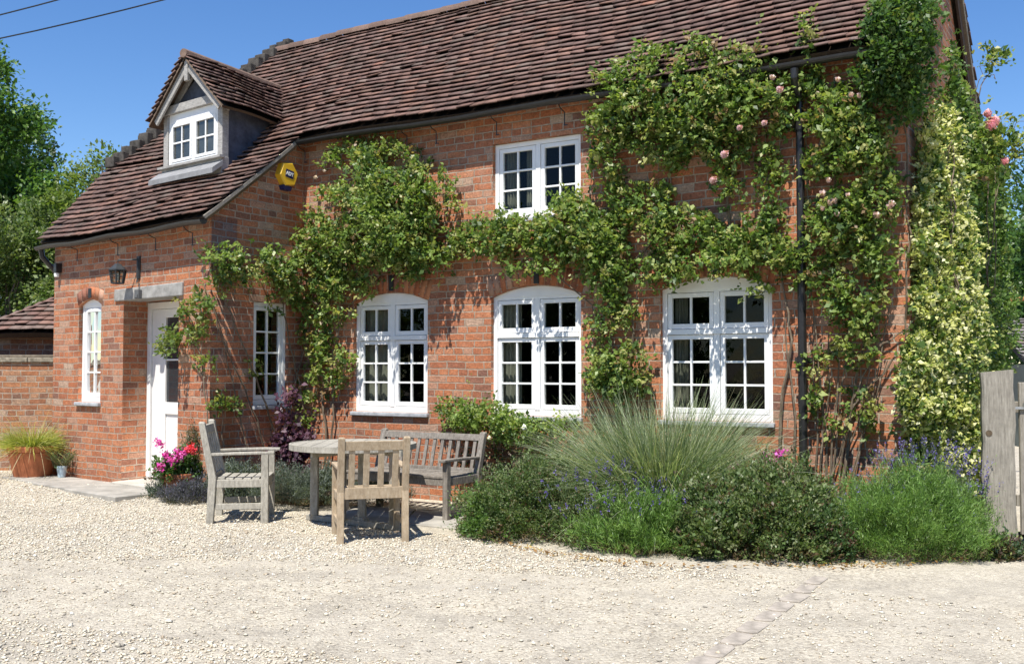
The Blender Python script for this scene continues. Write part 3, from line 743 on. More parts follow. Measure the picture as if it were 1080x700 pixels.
for sgn in (-1, 1):
    for b_ in (-.12, .03):
        wdt = .10 if b_ < 0 else .08
        lo = (sgn*(hw+.10), zl-.06); hi = (0, za-.035)
        d = np.array((hi[0]-lo[0], hi[1]-lo[1])); d = d/np.linalg.norm(d); nrm = np.array((d[1], -d[0]))*(-sgn)
        if nrm[1] > 0: nrm = -nrm
        pts = [lo, hi, (hi[0], hi[1]-wdt/abs(d[0])), (lo[0]+nrm[0]*wdt, lo[1]+nrm[1]*wdt)]
        q = [dp(a, b_, z) for a, z in pts]+[dp(a, b_+.03, z) for a, z in pts]
        mb.poly(q, [(0,1,2,3),(7,6,5,4),(0,4,5,1),(1,5,6,2),(2,6,7,3),(3,7,4,0)])
dbox(mb, -.035, .035, -.135, -.09, za-.30, za-.04)
mb.build('bargeboard', M_greyw, dorm, bevel=.004)
ov = .16; slope = None
def S_dr(sg):
    def f(b_, t):  # t 0 eave, 1 ridge ; b_ along depth
        a = sg*(hw+ov)*(1-t); z = (zl-.10)+(za-(zl-.10))*t; return np.array(dp(a, b_, z+.01*math.sin(b_*5)))
    return f
dparts = []
BL = lambda t: -.17
def BRr(t):   # where the dormer roof dies into the main slope (real z of the slope)
    z = (zl-.10)+(za-(zl-.10))*t; 
    return (EY+(RY-EY)*(z-EZ)/(RZ-EZ)-DY)+.12
for sg in (1, -1):
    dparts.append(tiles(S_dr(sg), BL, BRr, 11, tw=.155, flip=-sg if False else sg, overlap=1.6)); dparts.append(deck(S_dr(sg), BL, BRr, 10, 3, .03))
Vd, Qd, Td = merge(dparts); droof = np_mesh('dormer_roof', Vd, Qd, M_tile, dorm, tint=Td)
mb = MB(); mb.tube([dp(0, -.18, za+.02), dp(0, BRr(1)+.05, za+.02)], .055, 10); mb.build('dormer_ridge', plain('ridge clay', (.19, .13, .10), .9, .15, .3, 12, bmp=.5), dorm)
M_dimglass = plain('dim glass', (.045, .05, .045), .06, .8, .5, 4)
# dormer window: frame plus two casements
def dwin():
    m = MB(); a0, a1 = -hw+PW+.003, hw-PW-.003; z0, z1 = dz-.03, zl-.005
    dbox(m, a0, a0+.05, .0, .07, z0, z1); dbox(m, a1-.05, a1, .0, .07, z0, z1); dbox(m, a0+.05, a1-.05, .0, .07, z0, z0+.05); dbox(m, a0+.05, a1-.05, .0, .07, z1-.12, z1); dbox(m, -.03, .03, .0, .07, z0+.05, z1-.12)
    w_ = m.build('window', M_white, dorm, bevel=.003)
    for (p0, p1) in ((a0+.052, -.032), (.032, a1-.052)):
        c = MB(); s_ = .035; b0, b1 = -.006, .04; y0_, y1_ = z0+.053, z1-.123
        dbox(c, p0, p0+s_, b0, b1, y0_, y1_); dbox(c, p1-s_, p1, b0, b1, y0_, y1_); dbox(c, p0+s_, p1-s_, b0, b1, y0_, y0_+s_); dbox(c, p0+s_, p1-s_, b0, b1, y1_-s_, y1_)
        mm = (p0+p1)/2; dbox(c, mm-.01, mm+.01, b0+.008, b1-.01, y0_+s_, y1_-s_); zc = (y0_+y1_)/2; dbox(c, p0+s_, p1-s_, b0+.01, b1-.012, zc-.01, zc+.01)
        c.build('casement', M_white, w_, bevel=.002); g = MB(); dbox(g, p0+s_, p1-s_, .018, .022, y0_+s_, y1_-s_); g.build('pane', M_dimglass, w_)
    s = MB(); P = [dp(-hw-.06, -.045, dz-.13), dp(hw+.06, -.045, dz-.13), dp(hw+.04, -.2, dz-.24), dp(-hw-.06, -.22, dz-.25)]
    P2 = [(x, y, z-.02) for x, y, z in P]; P = [(x, y, z+.04) for x, y, z in P]
    s.poly(P+P2, [(0,1,2,3),(7,6,5,4),(0,4,5,1),(1,5,6,2),(2,6,7,3),(3,7,4,0)]); s.build('flashing', plain('pale flashing', (.24, .24, .24), .7, .2, .2, 9, bmp=.3), dorm)
    s = MB(); dbox(s, -hw-.05, hw+.05, -.09, .0, dz-.055, dz-.028); s.build('sill', M_greyw, w_)
dwin()

# ------------------------------------------------------------------ things fixed to the house
def hw_(p): X, Y = to_world(p[0], p[1]); return (X, Y, p[2])
# alarm box
ax, ay, az = map(float, side_pt(303.5, 184, .06)); 
ab = empty('alarm_box', hw_((0, ay, az)), ANG+math.pi/2, label='yellow hexagonal alarm box with blue badge high on the side wall under the eaves', cat='alarm box')
def hexpts(r, sx=1.0, rot=0): return [(r*sx*math.cos(math.radians(60*k+rot)), r*math.sin(math.radians(60*k+rot))) for k in range(6)]
mb = MB(); h1 = hexpts(.150, 1.0, 8); h2 = hexpts(.138, 1.0, 8)
mb.poly([(x, 0, z) for x, z in h1]+[(x, -.075, z) for x, z in h1]+[(x, -.088, z) for x, z in h2], [tuple(range(12, 18))]+[(k, (k+1) % 6, (k+1) % 6+6, k+6) for k in range(6)]+[(k+6, (k+1) % 6+6, (k+1) % 6+12, k+12) for k in range(6)]+[(5,4,3,2,1,0)])
mb.build('casing', M_yellow, ab)
mb = MB(); mb.poly([(-.085, -.0, -.135), (.06, -.0, -.145), (.045, -.0, -.19), (-.06, -.0, -.185), (-.085, -.075, -.130), (.06, -.075, -.140), (.045, -.07, -.19), (-.06, -.07, -.185)], [(0,1,2,3),(7,6,5,4),(0,4,5,1),(1,5,6,2),(2,6,7,3),(3,7,4,0)]); mb.build('strobe', M_blue, ab)
mb = MB(); mb.box(-.062, .066, -.091, -.087, -.045, .047); bd = mb.build('badge', M_blue, ab); bd.rotation_euler = (0, math.radians(8), 0)
def text(s, size, m, parent, loc, rot, name='lettering'):
    cu = bpy.data.curves.new('t', 'FONT'); cu.body = s; cu.size = size; cu.align_x = 'CENTER'; cu.align_y = 'CENTER'; cu.extrude = .0015; cu.offset = .0022
    ob = bpy.data.objects.new('t', cu); COL.objects.link(ob); bpy.context.view_layer.update()
    me = bpy.data.meshes.new_from_object(ob.evaluated_get(bpy.context.evaluated_depsgraph_get())); bpy.data.objects.remove(ob); bpy.data.curves.remove(cu)
    o = link(name, me, m, parent); o.location = loc; o.rotation_euler = rot; return o
text('ADT', .058, M_white, bd, (.001, -.0935, .0), (math.pi/2, 0, 0))
# lantern by the door
la, lz = wing_a(141, 290); lp = wing_xf(la, 0, 0)
lan = empty('wall_lantern', hw_((lp[0], lp[1], 0)), ANG+rw_, label='black glazed lantern on a bracket above the porch lintel', cat='lantern')
iron = plain('iron', (.035, .038, .04), .5, .4, .3, 20)
lz0 = lz-.03; yo = -.20
mb = MB(); mb.tube([(.12, -.012, lz0+.22), (.12, -.03, lz0+.2), (.06, -.12, lz0+.19), (0, yo, lz0+.19), (0, yo, lz0+.15)], .009, 6); mb.tube([(.12, -.02, lz0+.20), (.12, -.02, lz0-.02), (.12, -.035, lz0-.07)], .011, 6); mb.box(.09, .15, -.02, -.001, lz0-.02, lz0+.24)
mb.build('bracket', iron, lan)
mb = MB(); K = 6
def ring(r, z): return [(r*math.cos(2*math.pi*k/K+.3), yo+r*math.sin(2*math.pi*k/K+.3), z) for k in range(K)]
T_, B_ = ring(.095, lz0+.07), ring(.068, lz0-.08)
for k in range(K): mb.beam(T_[k], B_[k], .012, .012); mb.beam(T_[k], T_[(k+1) % K], .012, .014); mb.beam(B_[k], B_[(k+1) % K], .012, .014); 
Mid = ring(.082, lz0-.0)
for k in range(K): mb.beam(Mid[k], Mid[(k+1) % K], .006, .006)
mb.poly(ring(.105, lz0+.075)+ring(.03, lz0+.145), [(k, (k+1) % K, (k+1) % K+K, k+K) for k in range(K)]+[tuple(range(K, 2*K))]); mb.build('frame', iron, lan)
mb = MB(); mb.poly(ring(.086, lz0+.065)+ring(.062, lz0-.078), [(k, (k+1) % K, (k+1) % K+K, k+K) for k in range(K)]); mb.build('glass', M_glass, lan)
mb = MB(); mb.tube([(0, yo, lz0-.05), (0, yo, lz0+.03)], .016, 8); mb.build('bulb', plain('frosted bulb', (.7, .68, .6), .4, .4, .03), lan)
# small grey box under it
pb = wing_xf(wing_a(150, 309)[0], 0, 0)
o = MB(); o.box(-.045, .045, -.075, -.032, -.06, .045); o.box(-.03, .03, -.085, -.075, -.05, -.01); o.tube([(.0, -.045, .04), (.0, -.035, .12)], .006, 5)
o = o.build('junction_box', plain('grey plastic', (.10, .10, .10), .5, .4, .1), bevel=.004); o.location = hw_((pb[0], pb[1], dzt+.06)); o.rotation_euler = (0, 0, ANG+rw_)
tag(o, 'small dark grey box fixed to the middle of the stone lintel', 'junction box')
pa, pz = wing_a(64, 288); pb = wing_xf(pa, 0, 0)
sl = empty('security_light', hw_((pb[0], pb[1], pz)), ANG+rw_, label='small black security light with white sensor at the far left of the wing', cat='security light')
mb = MB(); mb.box(-.035, .035, -.08, -.001, .0, .12); mb.build('lamp_head', M_gutter, sl, bevel=.006)
mb = MB(); mb.lathe([(.03, -.05), (.034, -.02), (.03, -.001)], (-.01, -.045, 0), 10); mb.build('sensor', M_white, sl)
#PART2
# ------------------------------------------------------------------ garden furniture
def px_on(px, py): X, Y = ground(px, py); return float(X), float(Y)
def seg_post(m, x, w, d, pts):
    for (ya, za), (yb, zb) in zip(pts[:-1], pts[1:]): m.beam((x, ya, za), (x, yb, zb), w, d, up=(0, 1, 0))
def post_mesh(x, w, d, y0, h, lean, knee=.42):
    """rear leg that runs on as the back post: one solid, raked above the seat"""
    m = MB(); P = []
    for z, yc, dd in ((0, y0-.02, d*.9), (knee, y0, d), (h-.012, y0-lean, d*.8), (h, y0-lean-.002, d*.55)):
        for sx, sy in ((-1, -1), (1, -1), (1, 1), (-1, 1)): P.append((x+sx*w/2*(1 if z < h else .7), yc+sy*dd/2, z))
    F = [(3,2,1,0), (12,13,14,15)]
    for k in range(3):
        for i in range(4): F.append((k*4+i, k*4+(i+1) % 4, (k+1)*4+(i+1) % 4, (k+1)*4+i))
    m.poly(P, F); return m
def garden_seat(name, loc, rz, m_, label, cat, w=.57, dep=.50, hb=.87, hs=.43, nsl=4, pw=.055, rail=(.36, .455), top=(.76, .835), lean=.09, arm=.63, group=None, low=.13, slw=.05, cross=False):
    t = empty(name, (loc[0], loc[1], float(gz(loc[0], loc[1]))-.004), rz, label=label, cat=cat, group=group)
    X = w/2-pw/2
    for sx in (-1, 1):
        post_mesh(sx*X, pw, pw*1.05, 0, hb, lean).build('leg', m_, t, bevel=.005)
        m = MB(); m.box(sx*X-pw*.46, sx*X+pw*.46, dep-pw, dep, 0, arm-.028); m.build('leg', m_, t, bevel=.005)
        m = MB(); ln = lean*(arm-.42)/(hb-.42)
        P = []
        for y, ww, z in ((-ln-.0, .04, arm-.012), (dep*.35, .058, arm-.004), (dep*.8, .066, arm+.0), (dep+.05, .062, arm-.004)):
            P += [(sx*X-ww/2, y, z-.026), (sx*X+ww/2, y, z-.026), (sx*X+ww/2, y, z), (sx*X-ww/2, y, z)]
        F = [(3,2,1,0), (12,13,14,15)]
        for k in range(3):
            for i in range(4): F.append((k*4+i, k*4+(i+1) % 4, (k+1)*4+(i+1) % 4, (k+1)*4+i))
        m.poly(P, F); m.build('armrest', m_, t, bevel=.006)
        m = MB(); m.box(sx*X-.016, sx*X+.016, pw*.5, dep-pw, hs-.10, hs-.028); m.build('side_rail', m_, t, bevel=.004)
        if low: m = MB(); m.box(sx*X-.014, sx*X+.014, pw*.4, dep-pw, low, low+.055); m.build('stretcher', m_, t, bevel=.004)
    ins = X-pw/2
    m = MB(); m.box(-ins, ins, dep-pw*.85, dep-pw*.25, hs-.10, hs-.03); m.build('front_rail', m_, t, bevel=.004)
    m = MB(); n = 6
    for k in range(n):
        y = .03+(dep-.03)*k/n; zc = hs-.012-.012*math.sin(math.pi*(k+.5)/n)
        m.box(-ins-.02 if k else -ins, ins+.02 if k else ins, y+.006, y+(dep-.03)/n-.008, zc-.018, zc+.004)
    m.build('seat', m_, t, bevel=.003)
    ly = lambda z: -lean*max(0, (z-.42))/(hb-.42)
    m = MB()
    def rail_(z0, z1, th):
        P = [(x, ly(z)+s, z) for z in (z0, z1) for x, s in ((-ins-.001, -th/2), (ins+.001, -th/2), (ins+.001, th/2), (-ins-.001, th/2))]
        m.poly(P, [(3,2,1,0),(4,5,6,7),(0,1,5,4),(1,2,6,5),(2,3,7,6),(3,0,4,7)])
    rail_(top[0], top[1], .034); rail_(rail[0], rail[1], .034)
    for k in range(nsl):
        x = -ins+(2*ins)*(k+.5)/nsl*1.0; a, b_ = rail[1]-.002, top[0]+.002
        x += 0
        P = [(x+sx*slw/2, ly(z)+s, z) for z in (a, b_) for sx, s in ((-1, -.009), (1, -.009), (1, .009), (-1, .009))]
        m.poly(P, [(3,2,1,0),(4,5,6,7),(0,1,5,4),(1,2,6,5),(2,3,7,6),(3,0,4,7)])
    m.build('backrest', m_, t, bevel=.003)
    return t
a = px_on(359.5, 571); b_ = px_on(426, 571)
garden_seat('garden_armchair', ((a[0]+b_[0])/2, (a[1]+b_[1])/2+.02), math.radians(15), M_teak, 'warm brown wooden garden armchair seen from behind, in front of the round table', 'chair', w=.585, dep=.49)
a = px_on(222, 552.5); b_ = px_on(216, 546)
garden_seat('garden_armchair', (a[0]-.02, a[1]+.27), -math.pi/2+math.radians(7), M_teakg, 'pale grey wooden garden armchair standing side on at the left of the table', 'chair', w=.58, dep=.50, hb=.93, pw=.066, top=(.82, .895), lean=.10, arm=.655)
br = (-.33, 9.98); bl = (br[0]-1.235*DR[0], br[1]-1.235*DR[1])
garden_seat('garden_bench', ((br[0]+bl[0])/2, (br[1]+bl[1])/2), ANG+math.pi, M_bench, 'dark weathered two-seat wooden bench with slatted back below the ground floor windows', 'bench', w=1.29, dep=.55, hb=.80, nsl=12, top=(.715, .775), rail=(.40, .45), arm=.58, lean=.10, slw=.036, pw=.06, low=.10)
# round table
tb = empty('garden_table', (-1.44, 9.32, 0), 0, label='round grey wooden garden table with thick edge between the two armchairs', cat='table')
m = MB(); R = .55; nb = 9
for k in range(nb):
    x0 = -R+2*R*k/nb+.003; x1 = -R+2*R*(k+1)/nb-.003; pts = []
    for i in range(9):
        x = x0+(x1-x0)*i/8; pts.append((x, math.sqrt(max(0, R*R-x*x))))
    pts = pts+[(x, -y) for x, y in reversed(pts)]
    n = len(pts); m.poly([(x, y, .712) for x, y in pts]+[(x, y, .738) for x, y in pts], [tuple(range(n))[::-1], tuple(range(n, 2*n))]+[(i, (i+1) % n, (i+1) % n+n, i+n) for i in range(n)])
m.build('tabletop', M_teakg, tb)
m = MB(); n = 40; P = []
for r_, z in ((R+.003, .690), (R+.022, .690), (R+.022, .740), (R+.003, .740)):
    P += [(r_*math.cos(2*math.pi*i/n), r_*math.sin(2*math.pi*i/n), z) for i in range(n)]
m.poly(P, [(k*n+i, k*n+(i+1) % n, ((k+1) % 4)*n+(i+1) % n, ((k+1) % 4)*n+i) for k in range(4) for i in range(n)]); m.build('rim', M_teakg, tb)
legs = [(-.40, .27), (.085, -.01), (.40, -.30), (-.10, -.02)]
for x, y in legs:
    m = MB(); m.box(x-.036, x+.036, y-.036, y+.036, .05, .69); m.build('leg', M_teakg, tb, bevel=.008)
m = MB(); m.beam((-.47, .32, .03), (.48, -.36, .03), .06, .05); m.build('foot_bar', M_teakg, tb, bevel=.006)
m = MB(); m.beam((.02, .05, .055), (.14, -.12, .055), .06, .05); m.build('foot_bar', M_teakg, tb, bevel=.006)
m = MB(); m.beam((-.5, .36, .67), (.48, -.36, .67), .03, .05); m.beam((-.3, -.4, .665), (.3, .4, .665), .03, .05); m.build('underframe', M_teakg, tb)

# ------------------------------------------------------------------ foliage tools
def vnoise(x, y, s, seed=0):
    x = np.asarray(x)/s+seed*17.3; y = np.asarray(y)/s+seed*5.1
    xi = np.floor(x).astype(int); yi = np.floor(y).astype(int); fx = x-xi; fy = y-yi; fx = fx*fx*(3-2*fx); fy = fy*fy*(3-2*fy)
    def h(a, b): v = np.sin(a*127.1+b*311.7+seed*74.7)*43758.5453; return v-np.floor(v)
    return (h(xi, yi)*(1-fx)+h(xi+1, yi)*fx)*(1-fy)+(h(xi, yi+1)*(1-fx)+h(xi+1, yi+1)*fx)*fy
def unit(a): return a/np.maximum(np.linalg.norm(a, axis=-1, keepdims=True), 1e-9)
def leaf_quads(C, Lx, size, aspect, nb, fold=.18):
    """C centres, Lx preferred leaf direction, nb normal bias"""
    n = len(C); L = unit(Lx+rng.normal(0, .45, (n, 3))); Nn = unit(rng.normal(0, .6, (n, 3))+nb)
    W = unit(np.cross(L, Nn)); Nn = np.cross(W, L); s = (size*rng.lognormal(0, .25, n))[:, None]
    h = s*aspect*.5
    V = np.stack([C-L*s*.5, C-L*s*.05+W*h+Nn*h*fold*2, C+L*s*.5-Nn*s*.08, C-L*s*.05-W*h+Nn*h*fold*2], 1)
    Q = np.arange(n*4).reshape(n, 4); return V.reshape(-1, 3), Q
def pick(pal, w, n, jit=.18):
    pal = np.array(pal, float); w = np.array(w, float); i = rng.choice(len(pal), n, p=w/w.sum()); return pal[i]*rng.uniform(1-jit, 1+jit, (n, 1))
def sprays(P, D, length, per, size, aspect, pal, w, nb=(0, -.6, .7), jitter=.02, pjit=.16):
    """little sprays: leaves set along a short twig starting at P in direction D"""
    n = len(P); t = rng.random((n, per, 1)); D = unit(D); ln = (length*rng.uniform(.5, 1.2, n))[:, None, None]
    C = P[:, None]+D[:, None]*t*ln+rng.normal(0, jitter, (n, per, 3)); C[..., 2] -= (t[..., 0]**2)*ln[..., 0]*.18
    C = C.reshape(-1, 3); Lx = np.repeat(D, per, 0)
    base = np.repeat(pick(pal, w, n, .12), per, 0)           # a spray shares its tone: young or old growth
    V, Q = leaf_quads(C, Lx, size, aspect, np.array(nb)); T = base*rng.uniform(1-pjit, 1+pjit, (len(C), 1))
    return V, Q, np.repeat(T, 4, 0)
def blades(P, D, length, width, seg, droop, pal, w):
    """arching grass blades"""
    n = len(P); ts = np.linspace(0, 1, seg+1)[None, :, None]; D = unit(D); ln = (length*rng.uniform(.55, 1.1, n))[:, None, None]
    C = P[:, None]+D[:, None]*ts*ln
    out = D.copy(); out[:, 2] = 0; out = unit(out+rng.normal(0, .05, (n, 3)))
    dr = (droop*rng.uniform(.3, 1.5, n))[:, None, None]; C = C+out[:, None]*(ts**2)*ln*dr*.6; C[..., 2] -= (ts[..., 0]**2.2)*ln[..., 0]*dr[..., 0]
    S_ = unit(np.cross(D, rng.normal(0, 1, (n, 3))))[:, None]; wd = width*(1-ts**1.5*.9)*.5
    V = np.concatenate([C-S_*wd, C+S_*wd], 1)  # (n, 2(seg+1), 3)
    m_ = 2*(seg+1); q = np.array([(i, i+1, i+1+seg+1, i+seg+1) for i in range(seg)])
    Q = (q[None]+np.arange(n)[:, None, None]*m_).reshape(-1, 4); T = np.repeat(pick(pal, w, n, .15), m_, 0)
    return V.reshape(-1, 3), Q, T
def plant(name, base, label, cat, group=None): return empty(name, base, 0, label=label, cat=cat, group=group)
def part(name, data, t, m=None):
    V, Q, T = merge(data) if isinstance(data, list) else data
    b_ = np.array(t.location); return np_mesh(name, V-b_, Q, m or M_leaf, t, tint=T)
def stem(mb, pts, r0, r1, jit=.02, sub=5):
    P = [Vector(p) for p in pts]; out = []
    for a, b_ in zip(P[:-1], P[1:]):
        for k in range(sub): out.append(a.lerp(b_, k/sub)+Vector((random.uniform(-jit, jit), random.uniform(-jit, jit), random.uniform(-jit, jit))))
    out.append(P[-1]); n = len(out); mb.tube(out, [r0+(r1-r0)*i/(n-1) for i in range(n)], 5)
ROSE = [(.07,.125,.03),(.13,.205,.045),(.195,.27,.062),(.27,.32,.085),(.34,.34,.12),(.26,.17,.08)]
ROSEW = [.2,.25,.23,.18,.11,.03]
def wall3(px, py, off):
    """world points a given distance off whichever house wall lies behind those photo positions"""
    px = np.asarray(px, float); py = np.asarray(py, float); off = np.asarray(off)*np.ones_like(px)
    f = np.stack(np.broadcast_arrays(*front_pt(px, py, off)), 1); w_ = np.stack(np.broadcast_arrays(*wing_pt(px, py, off)), 1); s_ = np.stack(np.broadcast_arrays(*side_pt(px, py, off)), 1)
    r = np.where((px < 222)[:, None], w_, np.where((px < 319)[:, None], s_, f))
    X, Y = to_world(r[:, 0], r[:, 1]); return np.stack([X, Y, r[:, 2]], 1)
def outdir(px):
    px = np.asarray(px); o_f = np.array((-NH[0], -NH[1], 0)); o_s = np.array((DR[0], DR[1], 0))
    return np.where(((px >= 222) & (px < 319))[:, None], o_s, o_f)
def climb(ells, dens=1.0, thick=.22, size=.047, per=8, aspect=.62, pal=ROSE, w=ROSEW, gap=.42, length=.13, seed=1, plane=wall3, nb=(-.3, -.6, .75)):
    P = []; D = []
    for e in ells:
        cx, cy, rx, ry = e[:4]; d = e[4] if len(e) > 4 else 1.0; th = e[5] if len(e) > 5 else thick
        n = int(math.pi*rx*ry*.078*dens*d)
        a = rng.random(n)*6.283; r = np.sqrt(rng.random(n)); r = r*(1+rng.normal(0, .09, n))
        x = cx+rx*r*np.cos(a); y = cy+ry*r*np.sin(a)
        nn = .62*vnoise(x, y, 17, seed)+.38*vnoise(x, y, 7, seed+3)
        k = nn > gap*(.55+.6*np.clip(r, 0, 1)); x, y, r = x[k], y[k], r[k]; n = len(x)
        off = .03+th*rng.random(n)**.8*np.sqrt(np.clip(1.15-r**2, .05, 1))
        P.append(plane(x, y, off)); o = outdir(x)
        D.append(o*rng.uniform(.1, 1.1, (n, 1))+rng.normal(0, .62, (n, 3))+np.array((0, 0, .12)))
    P = np.concatenate(P); D = np.concatenate(D); out = [sprays(P, D, length, per, size, aspect, pal, w, nb=nb)]
    k = max(2, int(len(P)*.022)); i = rng.integers(0, len(P), k)          # stray arching shoots
    D2 = unit(D[i]*.6+rng.normal(0, .5, (k, 3))+np.array((0, 0, .75)))
    out.append(sprays(P[i], D2, np.full(k, length*2.6)*rng.uniform(.6, 1.3, k), 11, size*.9, aspect, pal, w, nb=nb))
    return merge(out)
def wstems(mb, lines, off=.05, r0=.011, r1=.005, jit=.015):
    for l in lines:
        px = [p[0] for p in l]; py = [p[1] for p in l]; P = wall3(px, py, off); P[:, 2] = np.maximum(P[:, 2], 0); stem(mb, [tuple(p) for p in P], r0, r1, jit)
def bloom_mesh(name, r, pal, n=34):
    C = []; D = []
    for i in range(n):
        t = math.acos(1-1.6*(i+.5)/n); a = i*2.4; d = np.array((math.sin(t)*math.cos(a), math.sin(t)*math.sin(a), math.cos(t))); C.append(d*r*.62); D.append(d)
    C = np.array(C); D = np.array(D); tang = unit(np.cross(D, [0, 0, 1.])+1e-3)
    V, Q = leaf_quads(C, np.cross(D, tang), r*1.05, .95, D*2, .3); return V, Q, np.repeat(pick(pal, [1]*len(pal), n, .1), 4, 0)
def blooms(t, pts, r, pal, name='rose_bloom'):
    src = None
    for p in pts:
        if src is None:
            V, Q, T = bloom_mesh(name, r, pal); src = np_mesh(name, V, Q, M_petal, t, tint=T); o = src
        else: o = src.copy(); COL.objects.link(o); o.parent = t
        o.location = Vector(p)-t.location; d = Vector((-NH[0], -NH[1], .5+random.uniform(-.5, .4))); o.rotation_euler = d.to_track_quat('Z', 'Y').to_euler(); s = random.uniform(.75, 1.2); o.scale = (s, s, s)

# ------------------------------------------------------------------ climbers on the house
def wbase(px): p = wall3([px], [480], .08)[0]; return (float(p[0]), float(p[1]), float(gz(p[0], p[1])))
def line_to_ground(px, *pts): return [(px, 560)]+list(pts)
# 1 rambler on the porch wing and the left end of the long wall
t = plant('climbing_rose', wbase(335), 'bushy green climbing rose mounded above the leftmost ground floor window of the long wall', 'climber')
e = [(400,205,60,55,1.25,.5),(382,168,38,22,.9,.3),(440,222,48,42,1.1,.4),(352,250,42,40,1,.3),(425,262,58,30,1.15,.4),(472,250,32,26,.9),(398,240,60,42,1.2,.55),
     (285,282,56,24,.9),(243,268,28,14,.7),(325,292,40,34,.9),(352,318,28,22,.9),(348,385,24,25,.75,.14),(332,350,20,28,.5,.12),(372,300,30,20,.9),(415,292,38,10,.6,.35),(300,320,22,18,.45,.12),(322,425,12,28,.35,.1)]
part('foliage', climb(e, seed=1), t)
mb = MB(); wstems(mb, [line_to_ground(338, (345, 460), (336, 400), (344, 340), (352, 290), (375, 240), (400, 190)), line_to_ground(332, (325, 450), (312, 390), (300, 330), (292, 290)), line_to_ground(342, (352, 440), (350, 380), (362, 330), (400, 290), (460, 265)),
    line_to_ground(300, (296, 470), (270, 400), (246, 340), (232, 300), (225, 280)), [(344, 330), (310, 300), (260, 284), (228, 268)], line_to_ground(306, (300, 440), (318, 380), (331, 330), (345, 300)), line_to_ground(290, (283, 480), (262, 420), (240, 370), (228, 330))], r0=.014)
o = mb.build('stem', M_bark, t); o.data.transform(Matrix.Translation(-t.location))
blooms(t, wall3([333, 342, 356], [187, 180, 172], .25), .022, [(.8, .72, .66), (.75, .6, .55)])
# 2 thin yellowish rose beside the porch door
t = plant('climbing_rose', wbase(225), 'thin yellow-green climbing rose on the pier right of the porch door', 'climber')
e = [(206,322,20,16,.75,.14),(181,362,15,15,1.3,.2),(212,345,12,14,.5,.1),(236,300,18,14,.5,.14),(198,352,14,9,.5,.1),(234,426,18,8,.9,.12),(213,318,10,10,.6),(262,386,14,10,.35,.12),(225,384,14,12,.35,.1)]
part('foliage', climb(e, seed=4, pal=[(.13,.19,.045),(.20,.24,.06),(.28,.28,.08),(.09,.14,.03)], w=[.3,.3,.2,.2]), t)
mb = MB(); wstems(mb, [line_to_ground(226, (220, 470), (216, 400), (206, 350), (196, 325)), [(216, 400), (198, 375), (182, 362)], line_to_ground(240, (236, 470), (234, 420)), line_to_ground(262, (258, 460), (240, 380), (224, 320), (214, 300))], r0=.009)
o = mb.build('stem', M_bark, t); o.data.transform(Matrix.Translation(-t.location))
# 3 big rambler round the upper window
t = plant('climbing_rose', wbase(648), 'large rambling rose arching over the middle windows and up to the gutter', 'climber')
e = [(520,250,36,24,.9),(558,256,44,26,1.1),(608,243,42,32,1.15,.3),(640,272,28,42,1),(655,320,22,24,.6,.15),(655,388,32,34,1.0,.3),(636,345,18,16,.6),(543,288,18,14,.6),(632,400,16,22,.6),(600,215,20,14,.6),
     (672,104,46,42,1.1,.35),(732,108,58,44,1.15,.35),(796,106,46,42,1.1,.3),(646,124,26,46,.9,.3),(640,172,20,36,.7),(700,150,48,30,.9),(760,148,40,30,.8),(684,64,20,22,.6,.2),(730,62,36,20,.7,.2),(790,66,30,18,.6,.2),
     (716,246,48,26,.8),(775,254,46,24,.85),(815,268,34,22,.75),(686,226,30,24,.6),(768,200,13,38,.45,.15),(812,190,14,56,.5,.15),(690,200,20,30,.35,.12),(700,285,40,16,.7,.3),(755,276,46,13,.75,.38),(565,283,40,10,.5,.3),(662,215,22,30,.5,.15),(800,300,20,10,.35,.1)]
part('foliage', climb(e, seed=2), t)
mb = MB(); wstems(mb, [line_to_ground(650, (648, 470), (652, 420), (645, 360), (650, 300), (642, 230), (635, 160), (655, 110)), line_to_ground(655, (660, 440), (668, 350), (660, 280), (640, 250), (590, 240), (520, 250)), line_to_ground(640, (632, 450), (640, 380), (625, 320), (560, 270)),
    [(648, 300), (700, 240), (770, 250), (830, 280)], [(640, 160), (700, 120), (780, 110), (830, 100)], [(700, 240), (705, 180), (690, 120)], [(770, 250), (766, 190), (775, 120)], line_to_ground(828, (822, 440), (835, 360), (826, 290), (812, 200), (805, 120)), line_to_ground(834, (838, 440), (828, 330))], r0=.016)
o = mb.build('stem', M_bark, t); o.data.transform(Matrix.Translation(-t.location))
PINK = [(.66, .36, .42), (.74, .50, .54), (.70, .56, .58)]
blooms(t, wall3([780, 764, 752, 806, 822], [135, 163, 190, 130, 95], .33), .032, PINK)
